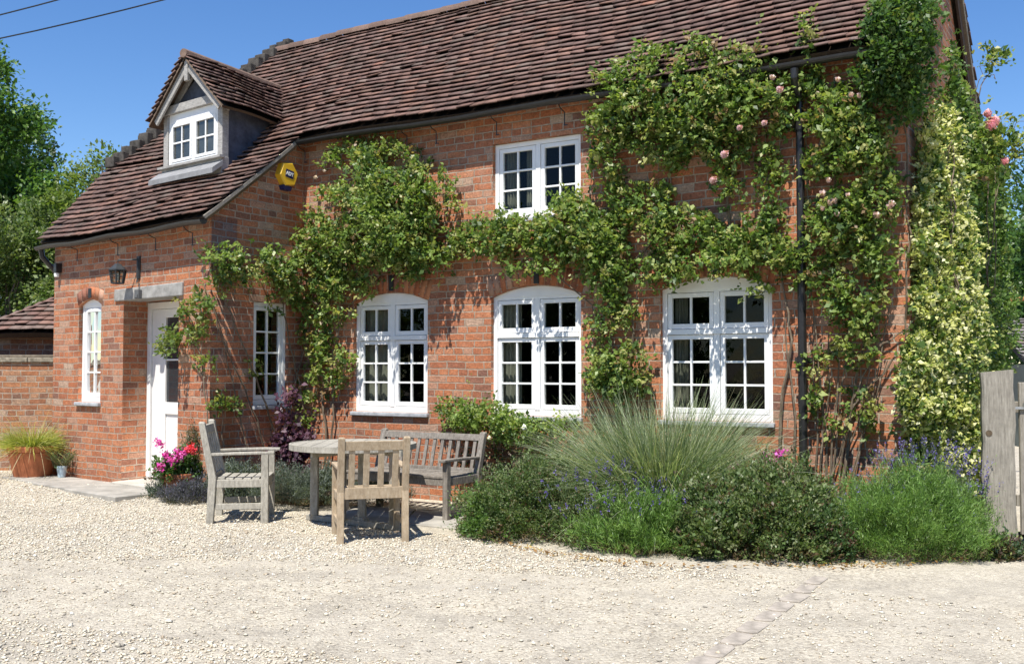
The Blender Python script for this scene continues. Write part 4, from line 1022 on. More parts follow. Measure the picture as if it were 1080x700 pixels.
# 4 rose to the right of the downpipe
t = plant('climbing_rose', wbase(890), 'pink flowered climbing rose with fanned bare canes right of the black downpipe', 'climber')
e = [(897,150,42,46,1.0,.3),(878,118,34,28,.85,.25),(915,205,34,48,.85,.25),(884,232,32,38,.9,.25),(920,262,24,38,.6),(880,300,28,36,.65),(912,318,24,36,.5),(898,362,28,28,.45,.15),(862,402,13,38,.35,.12),(918,430,12,30,.25,.12),(845,280,20,24,.5,.15),(866,176,20,24,.7),(850,44,11,34,.55,.2),(858,85,18,22,.6,.2),(830,98,16,20,.6,.2),(884,430,20,30,.2,.1),(925,140,14,24,.4)]
part('foliage', climb(e, seed=5, gap=.44), t)
mb = MB(); wstems(mb, [line_to_ground(x0, (x0-4+random.uniform(-4, 4), 500), (x1, y1)) for x0, x1, y1 in ((866, 858, 330), (874, 874, 350), (880, 890, 300), (886, 900, 280), (890, 915, 330), (894, 925, 360), (898, 936, 380), (876, 850, 250), (870, 866, 400), (884, 905, 410), (902, 944, 300), (892, 930, 250))]
  + [[(900, 420), (925, 370), (962, 340)], [(886, 300), (880, 200), (876, 110), (850, 60), (848, 20)], [(910, 300), (915, 220), (905, 130)], [(892, 440), (940, 380), (962, 352)]], r0=.012, jit=.02)
o = mb.build('stem', M_bark, t); o.data.transform(Matrix.Translation(-t.location))
blooms(t, wall3([884, 898, 907, 815, 868, 876, 883, 895, 941, 938, 925, 880, 868, 874], [84, 100, 101, 82, 204, 214, 226, 206, 215, 218, 227, 212, 220, 190], .28), .024, [(.72, .52, .52), (.78, .64, .62), (.70, .46, .50)])
# 5 dark jasmine over the corner of the roof
def corner3(px, py, off):   # beside and beyond the right hand corner
    px = np.asarray(px, float); d = 9.0-off
    dx, dy, dz = ray(px, py); t_ = d/(dx*NH[0]+dy*NH[1]); return np.stack([dx*t_, dy*t_, EYE+dz*t_], 1)
t = plant('jasmine', wbase(958), 'dense dark green climber hanging from the roof corner above the right end wall', 'climber')
e = [(950,45,40,50,1.5,.55),(930,82,28,26,1.0,.35),(962,92,22,26,.9,.4),(978,20,14,34,.8,.5),(935,15,20,20,1,.5),(952,110,20,20,.6,.3)]
part('foliage', climb(e, seed=8, plane=corner3, pal=[(.045,.095,.022),(.07,.13,.03),(.10,.17,.04),(.17,.21,.06)], w=[.3,.35,.25,.1], gap=.36, size=.045), t)
mb = MB(); wstems(mb, [[(957, 560), (955, 400), (958, 250), (955, 120), (950, 60)]], r0=.011, off=.03, jit=.03); o = mb.build('stem', M_bark, t); o.data.transform(Matrix.Translation(-t.location))
# 6 golden variegated shrub up the gable end
def gable3(px, py, off):
    px = np.asarray(px, float); X, Y, Z = at_depth(px, py, 8.55+(px-958)*.013-off); return np.stack([X, Y, Z], 1)
gb = at_depth(1000, 570, 8.5); gb = (float(gb[0]), float(gb[1]), 0)
t = plant('variegated_euonymus', gb, 'golden variegated shrub climbing the right hand end of the house', 'shrub')
e = [(994,150,24,36,.7,.2),(992,205,26,50,.9,.3),(992,262,26,46,1.1,.35),(998,322,32,44,1.25,.45),(1000,378,40,42,1.4,.55),(1000,430,38,46,1.4,.6),(1008,485,34,36,1.4,.6),(1020,350,22,50,1.0,.45),(1012,270,20,50,.9,.35),(975,410,22,60,1.1,.4),(985,500,28,30,.9,.35),(1022,420,18,60,1.0,.4),(1010,535,30,26,.8,.3)]
GP = [(.46,.48,.15),(.58,.58,.25),(.68,.66,.40),(.26,.32,.08),(.14,.21,.05)]
part('foliage', [climb(e, seed=9, plane=gable3, pal=GP, w=[.27,.26,.24,.14,.09], size=.040, aspect=.64, gap=.20, length=.11, dens=1.7), climb(e, dens=.4, thick=.1, seed=10, plane=gable3, pal=[(.07,.12,.03),(.11,.17,.04)], w=[.6,.4], size=.05, gap=.1)], t)
mb = MB()
for k in range(7):
    q = [at_depth(998+random.uniform(-14, 14), 565, 8.7)]+[at_depth(990+random.uniform(-22, 24), y, 8.72+.1*random.random()) for y in (480, 390, 300, 220, 150)]; stem(mb, [tuple(map(float, p)) for p in q], .014, .005, .02)
o = mb.build('stem', M_bark, t); o.data.transform(Matrix.Translation(-t.location))
# 7 green climber farther along the gable end
t = plant('ivy', (5.35, 11.0, 0), 'green leafy climber on the far part of the end wall, beyond the golden shrub', 'climber')
def far3(px, py, off): px = np.asarray(px, float); X, Y, Z = at_depth(px, py, 9.7+(px-1000)*.03-off*1.5); return np.stack([X, Y, Z], 1)
e = [(1012,130,16,46,.9,.4),(1024,200,28,60,1.2,.5),(1034,160,18,40,.9,.4),(1030,262,26,56,1.2,.5),(1036,330,22,50,1.1,.5),(1044,200,18,34,.8,.4),(1040,390,16,40,1,.4),(1030,470,18,60,1,.4),(1006,80,9,30,.7,.3),(1052,250,16,50,1,.3),(1058,330,14,50,.9,.3),(1012,300,14,90,.9,.3),(1050,400,12,40,.8,.2)]
part('foliage', climb(e, seed=12, plane=far3, pal=[(.055,.11,.025),(.09,.165,.035),(.14,.22,.05),(.21,.26,.075)], w=[.25,.3,.28,.17], gap=.22, size=.047, dens=1.5), t)
mb = MB()
for k in range(5):
    q = [at_depth(1030+random.uniform(-8, 8), 520, 10.4)]+[at_depth(1025+random.uniform(-14, 16), y, 10.3) for y in (430, 330, 240, 150)]; stem(mb, [tuple(map(float, p)) for p in q], .02, .006, .02)
o = mb.build('stem', M_bark, t); o.data.transform(Matrix.Translation(-t.location))
# 8 rose shoots arching out against the sky
t = plant('shrub_rose', (5.0, 9.9, 0), 'tall rose with arching shoots reaching out against the sky at the right', 'rose')
def sh3(px, py, off): px = np.asarray(px, float); X, Y, Z = at_depth(px, py, 9.6-off); return np.stack([X, Y, Z], 1)
e = [(1048,60,16,12,.45,.1),(1060,52,8,5,.4,.1),(1042,74,8,6,.4,.1),(1054,150,22,22,.75,.3),(1068,128,10,10,.5,.2),(1048,176,18,18,.6,.3),(1072,150,12,14,.6,.2)]
part('foliage', climb(e, seed=14, plane=sh3, gap=.3, size=.05), t)
mb = MB()
for l in ([(1036, 300), (1040, 300), (1042, 180), (1030, 110), (1035, 70), (1062, 55)], [(1046, 320), (1048, 300), (1050, 180), (1060, 140), (1080, 128)], [(1040, 300), (1052, 200), (1068, 150)], [(1030, 100), (1045, 76), (1050, 84)]):
    stem(mb, [tuple(map(float, at_depth(x, y, 9.9))) for x, y in l], .006, .003, .025)
o = mb.build('stem', M_bark, t); o.data.transform(Matrix.Translation(-t.location))
blooms(t, [tuple(map(float, at_depth(x, y, 9.3))) for x, y in ((1046, 132), (1049, 128), (1060, 170), (1042, 120))], .045, [(.75, .30, .38), (.8, .5, .55)])
# 9 low wall shrub under the middle window
t = plant('wall_shrub', wbase(535), 'low leafy green shrub trained along the wall beside the bench back', 'shrub')
e = [(485,438,22,15,1.3,.4),(515,443,30,18,1.5,.45),(548,452,28,16,1.3,.4),(575,455,22,14,1.1,.3),(475,428,12,8,.8,.2),(600,452,12,14,.6,.2)]
part('foliage', [climb(e, seed=15, pal=[(.12,.19,.04),(.19,.27,.06),(.28,.34,.09),(.07,.12,.025)], w=[.3,.3,.2,.2], gap=.2, size=.038), climb([(530,490,62,40,.35,.12)], seed=16, gap=.45, size=.035, pal=[(.06,.09,.03),(.13,.08,.045)], w=[.6,.4])], t)
mb = MB(); wstems(mb, [line_to_ground(x, (x+random.uniform(-8, 8), 500), (x+random.uniform(-14, 14), 448)) for x in (478, 495, 510, 525, 540, 556, 572, 588)], r0=.008, off=.16); o = mb.build('stem', M_bark, t); o.data.transform(Matrix.Translation(-t.location))
blooms(t, wall3([516, 553], [462, 451], .5), .024, [(.85, .85, .82)], 'white_bloom')

# ------------------------------------------------------------------ bed plants
def mound(cx, cy, rx, ry, h, n, per, length, size, aspect, pal, w, up=.6, z0=0.0, seed=0, lump=.34, jitter=.014, shell=(.55, 1.0), nb=(0, -.4, .8)):
    a = rng.random(n)*6.283; zt = rng.random(n)**.8; ph = np.arcsin(np.clip(zt, 0, 1))
    r = shell[0]+(shell[1]-shell[0])*rng.random(n)**.5
    lumpf = 1+lump*(vnoise(a*3+10, ph*4, .9, seed)-.5)*2
    d = np.stack([np.cos(a)*np.cos(ph), np.sin(a)*np.cos(ph), np.sin(ph)], 1)
    P = d*r[:, None]*lumpf[:, None]*np.array((rx, ry, h))+np.array((cx, cy, z0)); D = d*np.array((1, 1, 1))+rng.normal(0, .35, (n, 3))+np.array((0, 0, up))
    ln = length*np.where(rng.random(n) < .07, rng.uniform(1.8, 3.2, n), rng.uniform(.7, 1.2, n))
    low = (zt < .16) & (rng.random(n) < .55)             # woody, dry growth round the skirt
    a_ = sprays(P[~low], D[~low], ln[~low], per, size*rng.uniform(.7, 1.35), aspect, pal, w, nb=nb, jitter=jitter)
    b_ = sprays(P[low], D[low], ln[low]*.8, per, size, aspect*.7, [(.16,.11,.07),(.22,.17,.10),(.08,.09,.04)], [1, 1, 1], nb=nb, jitter=jitter)
    return merge([a_, b_])
def spikes(cx, cy, rx, ry, h, n, z0, lo, hi, pal, per=14, size=.014, spread=.4):
    """flower spikes on thin stalks: (stalk blades, flower bits)"""
    a = rng.random(n)*6.283; r = np.sqrt(rng.random(n)); P = np.stack([cx+rx*r*np.cos(a), cy+ry*r*np.sin(a), z0+h*np.sqrt(np.clip(1-r*r, 0, 1))*.8], 1)
    D = unit(np.stack([np.cos(a)*r*spread, np.sin(a)*r*spread, np.ones(n)], 1)+rng.normal(0, .14, (n, 3))); L = rng.uniform(lo, hi, n)
    st = blades(P, D, 0.0001, .004, 1, 0, [(.16, .2, .09)], [1])
    V = st[0].reshape(n, 4, 3); V[:, 1] = P+D*L[:, None]; V[:, 3] = V[:, 1]+.003; V[:, 2] = P+.003; V[:, 0] = P
    t_ = rng.random((n, per, 1))*.28+.78; C = (P[:, None]+D[:, None]*t_*L[:, None, None]+rng.normal(0, .006, (n, per, 3))).reshape(-1, 3)
    v, q = leaf_quads(C, np.repeat(D, per, 0), size, .8, np.array((0, -.3, .5))); return (V.reshape(-1, 3), st[1], st[2]), (v, q, np.repeat(pick(pal, [1]*len(pal), len(C), .2), 4, 0))
LAV = [(.12, .09, .34), (.18, .13, .42), (.09, .07, .24)]
def gp(px, py): return tuple(map(float, ground(px, py)))
DKG = [(.065,.11,.035),(.10,.155,.05),(.155,.205,.075),(.25,.28,.15),(.13,.09,.05)]
# left dark bush
t = plant('hebe_bush', (.32, 8.75, 0), 'low dark green small-leaved bush at the left end of the bed beside the bench', 'bush')
part('foliage', [mound(.20, 8.85, .62, .60, .56, 5200, 9, .08, .022, .55, DKG, [.25,.3,.25,.12,.08], seed=1), mound(.75, 8.5, .46, .50, .50, 3200, 9, .08, .022, .55, DKG, [.25,.3,.25,.12,.08], seed=2), mound(-.16, 8.72, .26, .3, .34, 900, 9, .08, .022, .5, [(.09,.17,.04),(.12,.20,.05)], [1,1], seed=3)], t)
# lavender in flower behind it
t = plant('lavender', (.95, 8.55, 0), 'lavender in purple flower between the dark bush and the tall ornamental grass', 'lavender')
part('foliage', mound(.95, 8.6, .55, .4, .52, 1500, 12, .10, .035, .14, [(.10,.15,.06),(.14,.18,.09)], [1,1], up=1.2), t)
s1, s2 = spikes(.80, 8.40, .55, .32, .46, 110, .10, .10, .24, LAV, per=10, size=.012); part('foliage', s1, t); part('blossom', s2, t, M_petal)  # the second foliage part is the thin flower stalks
# ornamental grass
g0 = (1.30, 8.98, 0)
t = plant('ornamental_grass', g0, 'large fountain of fine grey-green ornamental grass in front of the right ground floor window', 'grass')
n = 11000; a = rng.random(n)*6.283; r = rng.random(n)**.6*.34; P = np.stack([g0[0]+r*np.cos(a), g0[1]+r*np.sin(a), np.full(n, .02)], 1)
el = rng.uniform(1.0, 1.56, n); D = np.stack([np.cos(a)*np.cos(el), np.sin(a)*np.cos(el), np.sin(el)], 1)+rng.normal(0, .14, (n, 3))
GR = [(.17,.23,.12),(.28,.34,.20),(.44,.48,.33),(.10,.15,.07),(.44,.42,.28)]
part('blades', [blades(P[:6800], D[:6800], 1.40, .0095, 9, .36, GR, [.25,.3,.22,.13,.1]), blades(P[6800:], D[6800:], 1.05, .0095, 8, .75, GR, [.2,.3,.3,.1,.1])], t)
# front bright lavender
BR = [(.11,.21,.045),(.17,.29,.07),(.25,.38,.11),(.08,.14,.035)]
t = plant('lavender', (1.02, 7.98, 0), 'bright green lavender mound at the front edge of the bed, middle', 'lavender')
part('foliage', mound(1.02, 8.02, .44, .34, .34, 3600, 11, .13, .04, .13, BR, [.3,.35,.2,.15], up=1.5, seed=6, lump=.45, shell=(.3, 1)), t)
s1, s2 = spikes(1.02, 8.0, .45, .34, .34, 70, .0, .2, .3, LAV, per=9, size=.011); part('foliage', s1, t); part('blossom', s2, t, M_petal)  # stalks of the flower spikes go in as another foliage part
# big mixed shrub centre right
t = plant('hebe_bush', (1.8, 7.9, 0), 'broad dark green bush at the front of the bed, below the right ground floor window', 'bush')
part('foliage', [mound(1.60, 7.92, .45, .45, .50, 3600, 9, .09, .024, .5, DKG, [.2,.3,.27,.15,.08], seed=11, lump=.3), mound(2.05, 7.85, .42, .48, .57, 3600, 9, .10, .026, .5, DKG, [.2,.3,.27,.15,.08], seed=12, lump=.3), mound(2.28, 7.72, .26, .30, .34, 1200, 9, .08, .03, .5, [(.05,.10,.03),(.10,.06,.04),(.08,.14,.05)], [1,.7,1], seed=13), mound(1.85, 8.3, .5, .35, .62, 1500, 8, .12, .03, .5, DKG, [.2,.3,.27,.15,.08], seed=14)], t)
# bright lavender right
t = plant('lavender', (3.0, 7.85, 0), 'big bright green rounded lavender bush below the right end of the house', 'lavender')
part('foliage', mound(2.98, 7.78, .60, .46, .56, 8200, 11, .13, .036, .13, BR, [.3,.35,.2,.15], up=1.1, seed=21, lump=.3, shell=(.4, 1)), t)
s1, s2 = spikes(2.95, 7.9, .6, .4, .52, 130, .0, .15, .25, [(.14, .12, .34), (.2, .2, .3)], per=7, size=.010); part('foliage', s1, t); part('blossom', s2, t, M_petal)  # last foliage part here holds only flower stalks
# taller purple lavender at the right corner
t = plant('lavender', (3.6, 8.2, 0), 'tall purple flowering lavender between the bright bush and the wooden gatepost', 'lavender')
part('foliage', mound(3.36, 8.25, .36, .3, .55, 1200, 11, .13, .035, .14, [(.11,.15,.07),(.15,.19,.09)], [1,1], up=1.3), t)
s1, s2 = spikes(3.26, 8.15, .46, .28, .55, 210, .12, .14, .36, [(.10, .08, .26), (.15, .12, .33), (.2, .18, .36)], per=11, size=.013); part('foliage', s1, t); part('blossom', s2, t, M_petal)  # flower stalks, built under the foliage name
# low plants at the post foot
t = plant('groundcover_plant', (3.95, 7.75, 0), 'low scrubby green plant at the foot of the wooden gatepost', 'plant')
part('foliage', [mound(3.60, 7.66, .2, .15, .12, 300, 8, .07, .03, .5, [(.05,.09,.04),(.10,.07,.05),(.2,.22,.08)], [1,.6,.5]), mound(4.36, 7.95, .18, .2, .26, 500, 8, .09, .035, .45, [(.08,.13,.04),(.12,.17,.05)], [1,1])], t)
# phlox
ph = (2.42, 8.75, 0)
t = plant('phlox', ph, 'magenta flowering phlox behind the broad dark bush near the downpipe', 'flower')
mb = MB(); heads = []
for px, py in ((808, 484), (822, 479), (800, 490), (814, 490), (772, 493)):
    p = tuple(map(float, at_depth(px, py, 8.55+random.uniform(-.1, .1)))); heads.append(p); stem(mb, [(ph[0]+random.uniform(-.1, .1), ph[1], 0), p], .006, .004, .01)
o = mb.build('stem', plain('green stalk', (.09, .14, .04), .6), t); o.data.transform(Matrix.Translation(-t.location))
for i, p in enumerate(heads):
    n = 70 if i < 4 else 30; C = np.array(p)+rng.normal(0, .022, (n, 3)); v, q = leaf_quads(C, rng.normal(0, 1, (n, 3)), .024, .9, np.array((-.4, -.8, .4))); part('flower_head', (v, q, np.repeat(pick([(.62,.08,.42),(.70,.16,.52),(.50,.06,.34)], [1,1,1], n), 4, 0)), t, M_petal)
part('foliage', mound(ph[0], ph[1], .3, .2, .55, 500, 8, .12, .045, .3, DKG, [.25,.3,.25,.12,.08], up=1), t)
# purple smoke bush
sb_ = wall3([312], [470], .45)[0]; sb_ = (float(sb_[0]), float(sb_[1]), 0)
t = plant('smoke_bush', sb_, 'dark purple-leaved smoke bush behind the round table', 'bush')
PU = [(.06,.025,.045),(.09,.035,.06),(.14,.07,.10),(.045,.02,.03)]
e = [(312,470,22,20,.75,.4),(305,440,14,22,.32,.3),(318,498,22,20,.9,.5),(300,414,11,14,.22,.2),(300,482,18,22,.7,.4),(325,455,13,16,.4,.3)]
part('foliage', climb(e, seed=31, pal=PU, w=[.3,.3,.2,.2], gap=.3, size=.052, aspect=.7, plane=lambda a, b, o_: wall3(a*0+330, b, o_+.1)*0+np.stack([sb_[0]+(a-312)/98, np.full(len(a), sb_[1])-o_*.8, 1.4-(b-390)/98], 1)), t)
mb = MB()
for k in range(6): stem(mb, [(sb_[0]+random.uniform(-.05, .05), sb_[1], 0), (sb_[0]+random.uniform(-.2, .15), sb_[1], .5), (sb_[0]+random.uniform(-.2, .1), sb_[1], .95)], .012, .005, .02)
o = mb.build('stem', M_bark, t); o.data.transform(Matrix.Translation(-t.location))
# grey-green low plants in the left bed
SG = [(.10,.13,.10),(.15,.18,.14),(.20,.23,.19),(.08,.10,.09)]
for px, py, rx, h, lab in ((206, 533, .32, .15, 'grey lavender clump nearest the geranium pot'), (248, 533, .34, .34, 'grey lavender clump behind the pale armchair'), (300, 536, .36, .34, 'grey-green lavender clump under the smoke bush'), (345, 534, .34, .32, 'grey-green lavender clump behind the table legs'), (400, 533, .3, .22, 'low green plant between the table and the bench')):
    x, y = gp(px, py); t = plant('lavender', (x, y, 0), lab, 'lavender', 'low lavender clumps in the left bed')
    dark = px < 220
    part('foliage', mound(x, y, rx, .26, h, 1700, 9, .09, .026, .22, [(.09,.085,.12),(.13,.13,.17),(.07,.08,.08)] if dark else SG, [1,1,1] if dark else [.3,.3,.2,.2], up=.9, seed=int(px), z0=.04), t)

# ------------------------------------------------------------------ pots
def pot(name, loc, r, h, label, m=M_terra, group=None, cat='plant pot'):
    t = empty(name, loc, 0, label=label, cat=cat, group=group)
    mb = MB(); mb.lathe([(r*.66, 0), (r*.70, .01), (r*.95, h*.80), (r*.93, h*.82), (r, h*.83), (r*1.02, h*.98), (r*.99, h), (r*.90, h), (r*.88, h*.86)], n=28); mb.build('body', m, t, smooth=False)
    mb = MB(); mb.lathe([(r*.86, h*.84), (r*.87, h*.88)], n=20); mb.build('earth', soil, t); return t
X, Y = map(float, ground(34, 503, .065)); pz = .06
t1 = pot('terracotta_pot', (X, Y, pz), .30, .40, 'large terracotta pot in front of the garden wall')
t = plant('potted_grass', (X, Y, pz+.34), 'yellow-green ornamental grass growing in the large terracotta pot', 'grass')
n = 1500; a = rng.random(n)*6.283; r = rng.random(n)**.6*.2; P = np.stack([X+r*np.cos(a), Y+r*np.sin(a), np.full(n, pz+.34)], 1); el = rng.uniform(.5, 1.4, n); D = np.stack([np.cos(a)*np.cos(el), np.sin(a)*np.cos(el), np.sin(el)], 1)+rng.normal(0, .15, (n, 3))
n2 = 130; a2 = rng.random(n2)*6.283; D2 = np.stack([np.cos(a2)*.55, np.sin(a2)*.55, np.full(n2, .85)], 1)+rng.normal(0, .12, (n2, 3)); P2 = np.stack([X+.1*np.cos(a2), Y+.1*np.sin(a2), np.full(n2, pz+.36)], 1)
part('blades', [blades(P, D, .42, .010, 5, .5, [(.30,.33,.06),(.42,.42,.12),(.20,.26,.05),(.5,.5,.2)], [.35,.25,.25,.15]), blades(P2, D2, .72, .007, 6, .35, [(.45,.40,.2),(.38,.36,.14)], [1,1]), blades(P2[:40]+np.array((0,0,.02)), unit(D2[:40]*np.array((1,1,.15))), .45, .012, 6, 1.2, [(.5,.42,.26)], [1])], t)
X, Y = map(float, ground(65, 503, .085))
t1 = pot('plant_pot', (X, Y, .085), .062, .14, 'tiny pale blue pot on the paving beside the big terracotta pot', plain('blue glaze', (.42, .54, .60), .35, .5, .08))
t = plant('potted_herb', (X, Y, .2), 'wispy brownish plant in the tiny blue pot', 'plant')
n = 90; a = rng.random(n)*6.283; D = np.stack([np.cos(a)*.5, np.sin(a)*.5, np.ones(n)], 1); P = np.stack([X+.03*np.cos(a), Y+.03*np.sin(a), np.full(n, .19)], 1)
part('foliage', [blades(P, D, .36, .009, 4, .3, [(.10,.09,.05),(.12,.16,.06),(.2,.16,.1)], [1,1,1]), sprays(P, D, .3, 5, .03, .4, [(.10,.10,.05),(.09,.13,.05)], [1,1])], t)
X, Y = gp(189, 528); pz = .03
t1 = pot('terracotta_pot', (X, Y, pz), .20, .27, 'smaller terracotta pot beside the porch step')
X2, Y2 = gp(214, 528); pot('terracotta_pot', (X2+.02, Y2+.06, pz), .13, .22, 'small plain terracotta pot behind the grey lavender, right of the geraniums')
t = plant('geranium', (X, Y, pz+.23), 'pink and red flowering geranium in the smaller terracotta pot', 'flower')
part('foliage', [mound(X, Y, .24, .20, .26, 420, 7, .09, .045, .85, [(.06,.13,.03),(.09,.18,.04),(.12,.2,.06)], [1,1,1], z0=pz+.2), mound(X-.16, Y-.12, .13, .12, .20, 200, 7, .09, .04, .3, [(.05,.08,.05),(.09,.12,.09)], [1,1], z0=pz-.02), mound(X+.12, Y+.03, .10, .1, .62, 160, 8, .14, .04, .2, [(.10,.10,.06),(.14,.16,.07)], [1,1], up=2, z0=pz+.15)], t)
FL = {'m': [(.66,.06,.38),(.70,.15,.48)], 'r': [(.70,.04,.05),(.75,.09,.12)]}
for px, py, k in ((187, 478, 'm'), (190, 482, 'm'), (181, 484, 'm'), (200, 472, 'r'), (203, 474, 'r'), (168, 468, 'm'), (175, 479, 'm'), (196, 476, 'm'), (170, 492, 'm'), (183, 488, 'm')):
    p = np.array(at_depth(px, py, Y-.2)); n = 60; C = p+rng.normal(0, .022, (n, 3)); v, q = leaf_quads(C, rng.normal(0, 1, (n, 3)), .025, .95, np.array((-.4, -.9, .5))); part('flower_head', (v, q, np.repeat(pick(FL[k], [1, 1], n), 4, 0)), t, M_petal)

# ------------------------------------------------------------------ gatepost and gate
X, Y = gp(1060, 578); t = empty('gate_post', (X, Y+.09, 0), math.radians(-20), label='thick weathered upright oak gatepost standing at the right edge of the bed', cat='post')
mb = MB(); P = []; n = 10
for k in range(n+1):
    z = 1.41*k/n-.02; w_ = .118+.006*math.sin(k*1.9); o_ = .004*math.sin(k*1.1)
    for sx, sy in ((-1, -.82), (-.85, -1), (.85, -1), (1, -.85), (1, .85), (.85, 1), (-.85, 1), (-1, .85)): P.append((sx*w_+o_, sy*.085, z+(.012*sx if k == n else 0)))
mb.poly(P, [tuple(range(8))[::-1], tuple(range(n*8, n*8+8))]+[(k*8+i, k*8+(i+1) % 8, (k+1)*8+(i+1) % 8, (k+1)*8+i) for k in range(n) for i in range(8)]); mb.build('shaft', M_post, t)
mb = MB(); mb.tube([(-.07, -.084, .9), (-.07, -.089, .9)], .025, 10); mb.build('knot', plain('knot', (.12, .09, .06), .9, .1, .3, 30), t)
gt = empty('wooden_gate', (X+.215, Y+.16, 0), math.radians(4), label='weathered boarded wooden gate with metal latch beside the thick gatepost', cat='gate')
for k in range(5):
    mb = MB(); mb.box(.0+k*.17, .15+k*.17, 0, .028, .08, 1.30); mb.build('board', M_post, gt, bevel=.006)
for z in (.35, 1.10): mb = MB(); mb.box(-.02, .86, .03, .07, z-.045, z+.045); mb.build('rail', M_post, gt, bevel=.005)
mb = MB(); mb.box(-.20, .18, -.022, -.006, 1.085, 1.105); mb.box(.02, .075, -.045, -.006, 1.10, 1.135); mb.tube([(.045, -.03, 1.13), (.045, -.03, 1.16)], .02, 8); mb.build('latch', plain('galvanised', (.42, .43, .44), .4, .5, .2, 20, metallic=.6), gt)

# ------------------------------------------------------------------ garden wall and lean-to at the left
gx1, gy1 = to_world(-3.36, -.33); d = Vector((-1.0, -.02, 0)).normalized(); gw = empty('garden_wall', (gx1, gy1, 0), math.atan2(d.y, d.x), label='low red brick garden wall with mossy stone coping joining the left end of the porch wing', cat='wall')
Lg = 6.0; HG = 1.50
mb = MB(); mb.box(0, Lg, -.24, 0, -.1, HG); o = mb.build('brickwork', M_brick2, gw); o.data.update(); box_uv(o)
cop = tint_mat('coping', .95, .1, .6, 18, .6, .4)
x = -.02; V = []; Q = []; T = []; mb = MB()
while x < Lg: ln = random.uniform(.42, .55); mb.box(x, x+ln-.008, -.275, .035, HG+.002, HG+.06+random.uniform(0, .006)); x += ln
mb.build('coping', plain('mossy coping', (.24, .21, .16), .95, .1, .55, 16, bmp=.8), gw, bevel=.01)
mb = MB(); mb.box(-.02, Lg, -.25, .01, HG+.06, HG+.10); mb.build('capping', plain('weathered capping', (.17, .14, .105), .95, .1, .5, 12, bmp=.8), gw, bevel=.01)
lt = empty('outhouse', (-7.4, 14.9, 0), 0, label='small brick outhouse with hipped clay tile roof behind the garden wall', cat='outhouse')
def S_out(x, t):   # front slope with a hip at its left
    return np.array((x, -.15+1.15*t, 1.93+.72*t+.01*math.sin(x*3)))
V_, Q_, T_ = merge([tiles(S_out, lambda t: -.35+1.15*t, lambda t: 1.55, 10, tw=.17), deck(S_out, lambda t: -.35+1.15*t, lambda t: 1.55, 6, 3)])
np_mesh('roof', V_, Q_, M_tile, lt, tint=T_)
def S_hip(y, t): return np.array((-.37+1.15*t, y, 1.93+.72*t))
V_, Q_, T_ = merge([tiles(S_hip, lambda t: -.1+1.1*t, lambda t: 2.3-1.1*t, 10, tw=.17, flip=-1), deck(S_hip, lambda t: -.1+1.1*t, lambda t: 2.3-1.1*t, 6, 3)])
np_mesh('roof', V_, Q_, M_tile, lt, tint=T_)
mb = MB(); mb.box(-.2, 1.5, .03, 2.2, -.1, 1.93); o = mb.build('wall', M_brick2, lt); box_uv(o)
mb = MB(); mb.box(.75, 1.35, -.02, .028, 1.2, 1.78); mb.build('window', M_white, lt, bevel=.004)
mb = MB(); mb.box(.82, 1.28, -.03, -.021, 1.27, 1.71); mb.build('pane', M_dimglass, lt)
# outbuilding at the right
rb = empty('outbuilding', (9.3, 18.0, 0), math.radians(-8), label='low outbuilding with dark grey tiled roof beyond the gate at the right', cat='outbuilding')
def S_ob(x, t): return np.array((x, -.2+2.2*t, 1.52+.86*t))
GT = np.array([(.13,.12,.115),(.16,.15,.14),(.10,.095,.09),(.19,.17,.155)])
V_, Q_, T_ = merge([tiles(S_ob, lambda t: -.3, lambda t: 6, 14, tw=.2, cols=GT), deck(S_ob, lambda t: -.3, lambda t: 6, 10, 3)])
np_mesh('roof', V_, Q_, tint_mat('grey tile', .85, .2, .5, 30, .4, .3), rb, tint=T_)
mb = MB(); mb.box(-.15, 5.9, .0, 3.8, -.1, 1.5); mb.build('wall', plain('grey-green boards', (.15, .17, .15), .8, .2, .2, 5), rb)
mb = MB(); mb.box(-.3, 6, -.27, -.2, 1.45, 1.53); mb.build('gutter', M_gutter, rb)
# rusty pole and wires
mb = MB(); mb.tube([at_depth(1050, 318, 13), at_depth(1120, 311, 13)], .028, 8); o = mb.build('rusty_pole', plain('orange pole', (.36, .16, .06), .7, .3, .3, 12)); tag(o, 'thin orange-brown pole crossing in front of the trees at the right', 'pole')
for l, lab in ((((-60, 35), (130, -2)), 'lower, longer black overhead cable crossing the sky at top left'), (((-60, 19), (60, -18)), 'upper black overhead cable in the very top left corner')):
    mb = MB(); a = Vector(at_depth(l[0][0]-300, l[0][1]+58, 22)); b_ = Vector(at_depth(l[1][0]+200, l[1][1]-40, 18)); P = [a.lerp(b_, i/16)-Vector((0, 0, .35*math.sin(math.pi*i/16))) for i in range(17)]; mb.tube(P, .014, 5)
    o = mb.build('overhead_cable', M_gutter); tag(o, lab, 'cable', 'overhead cables')

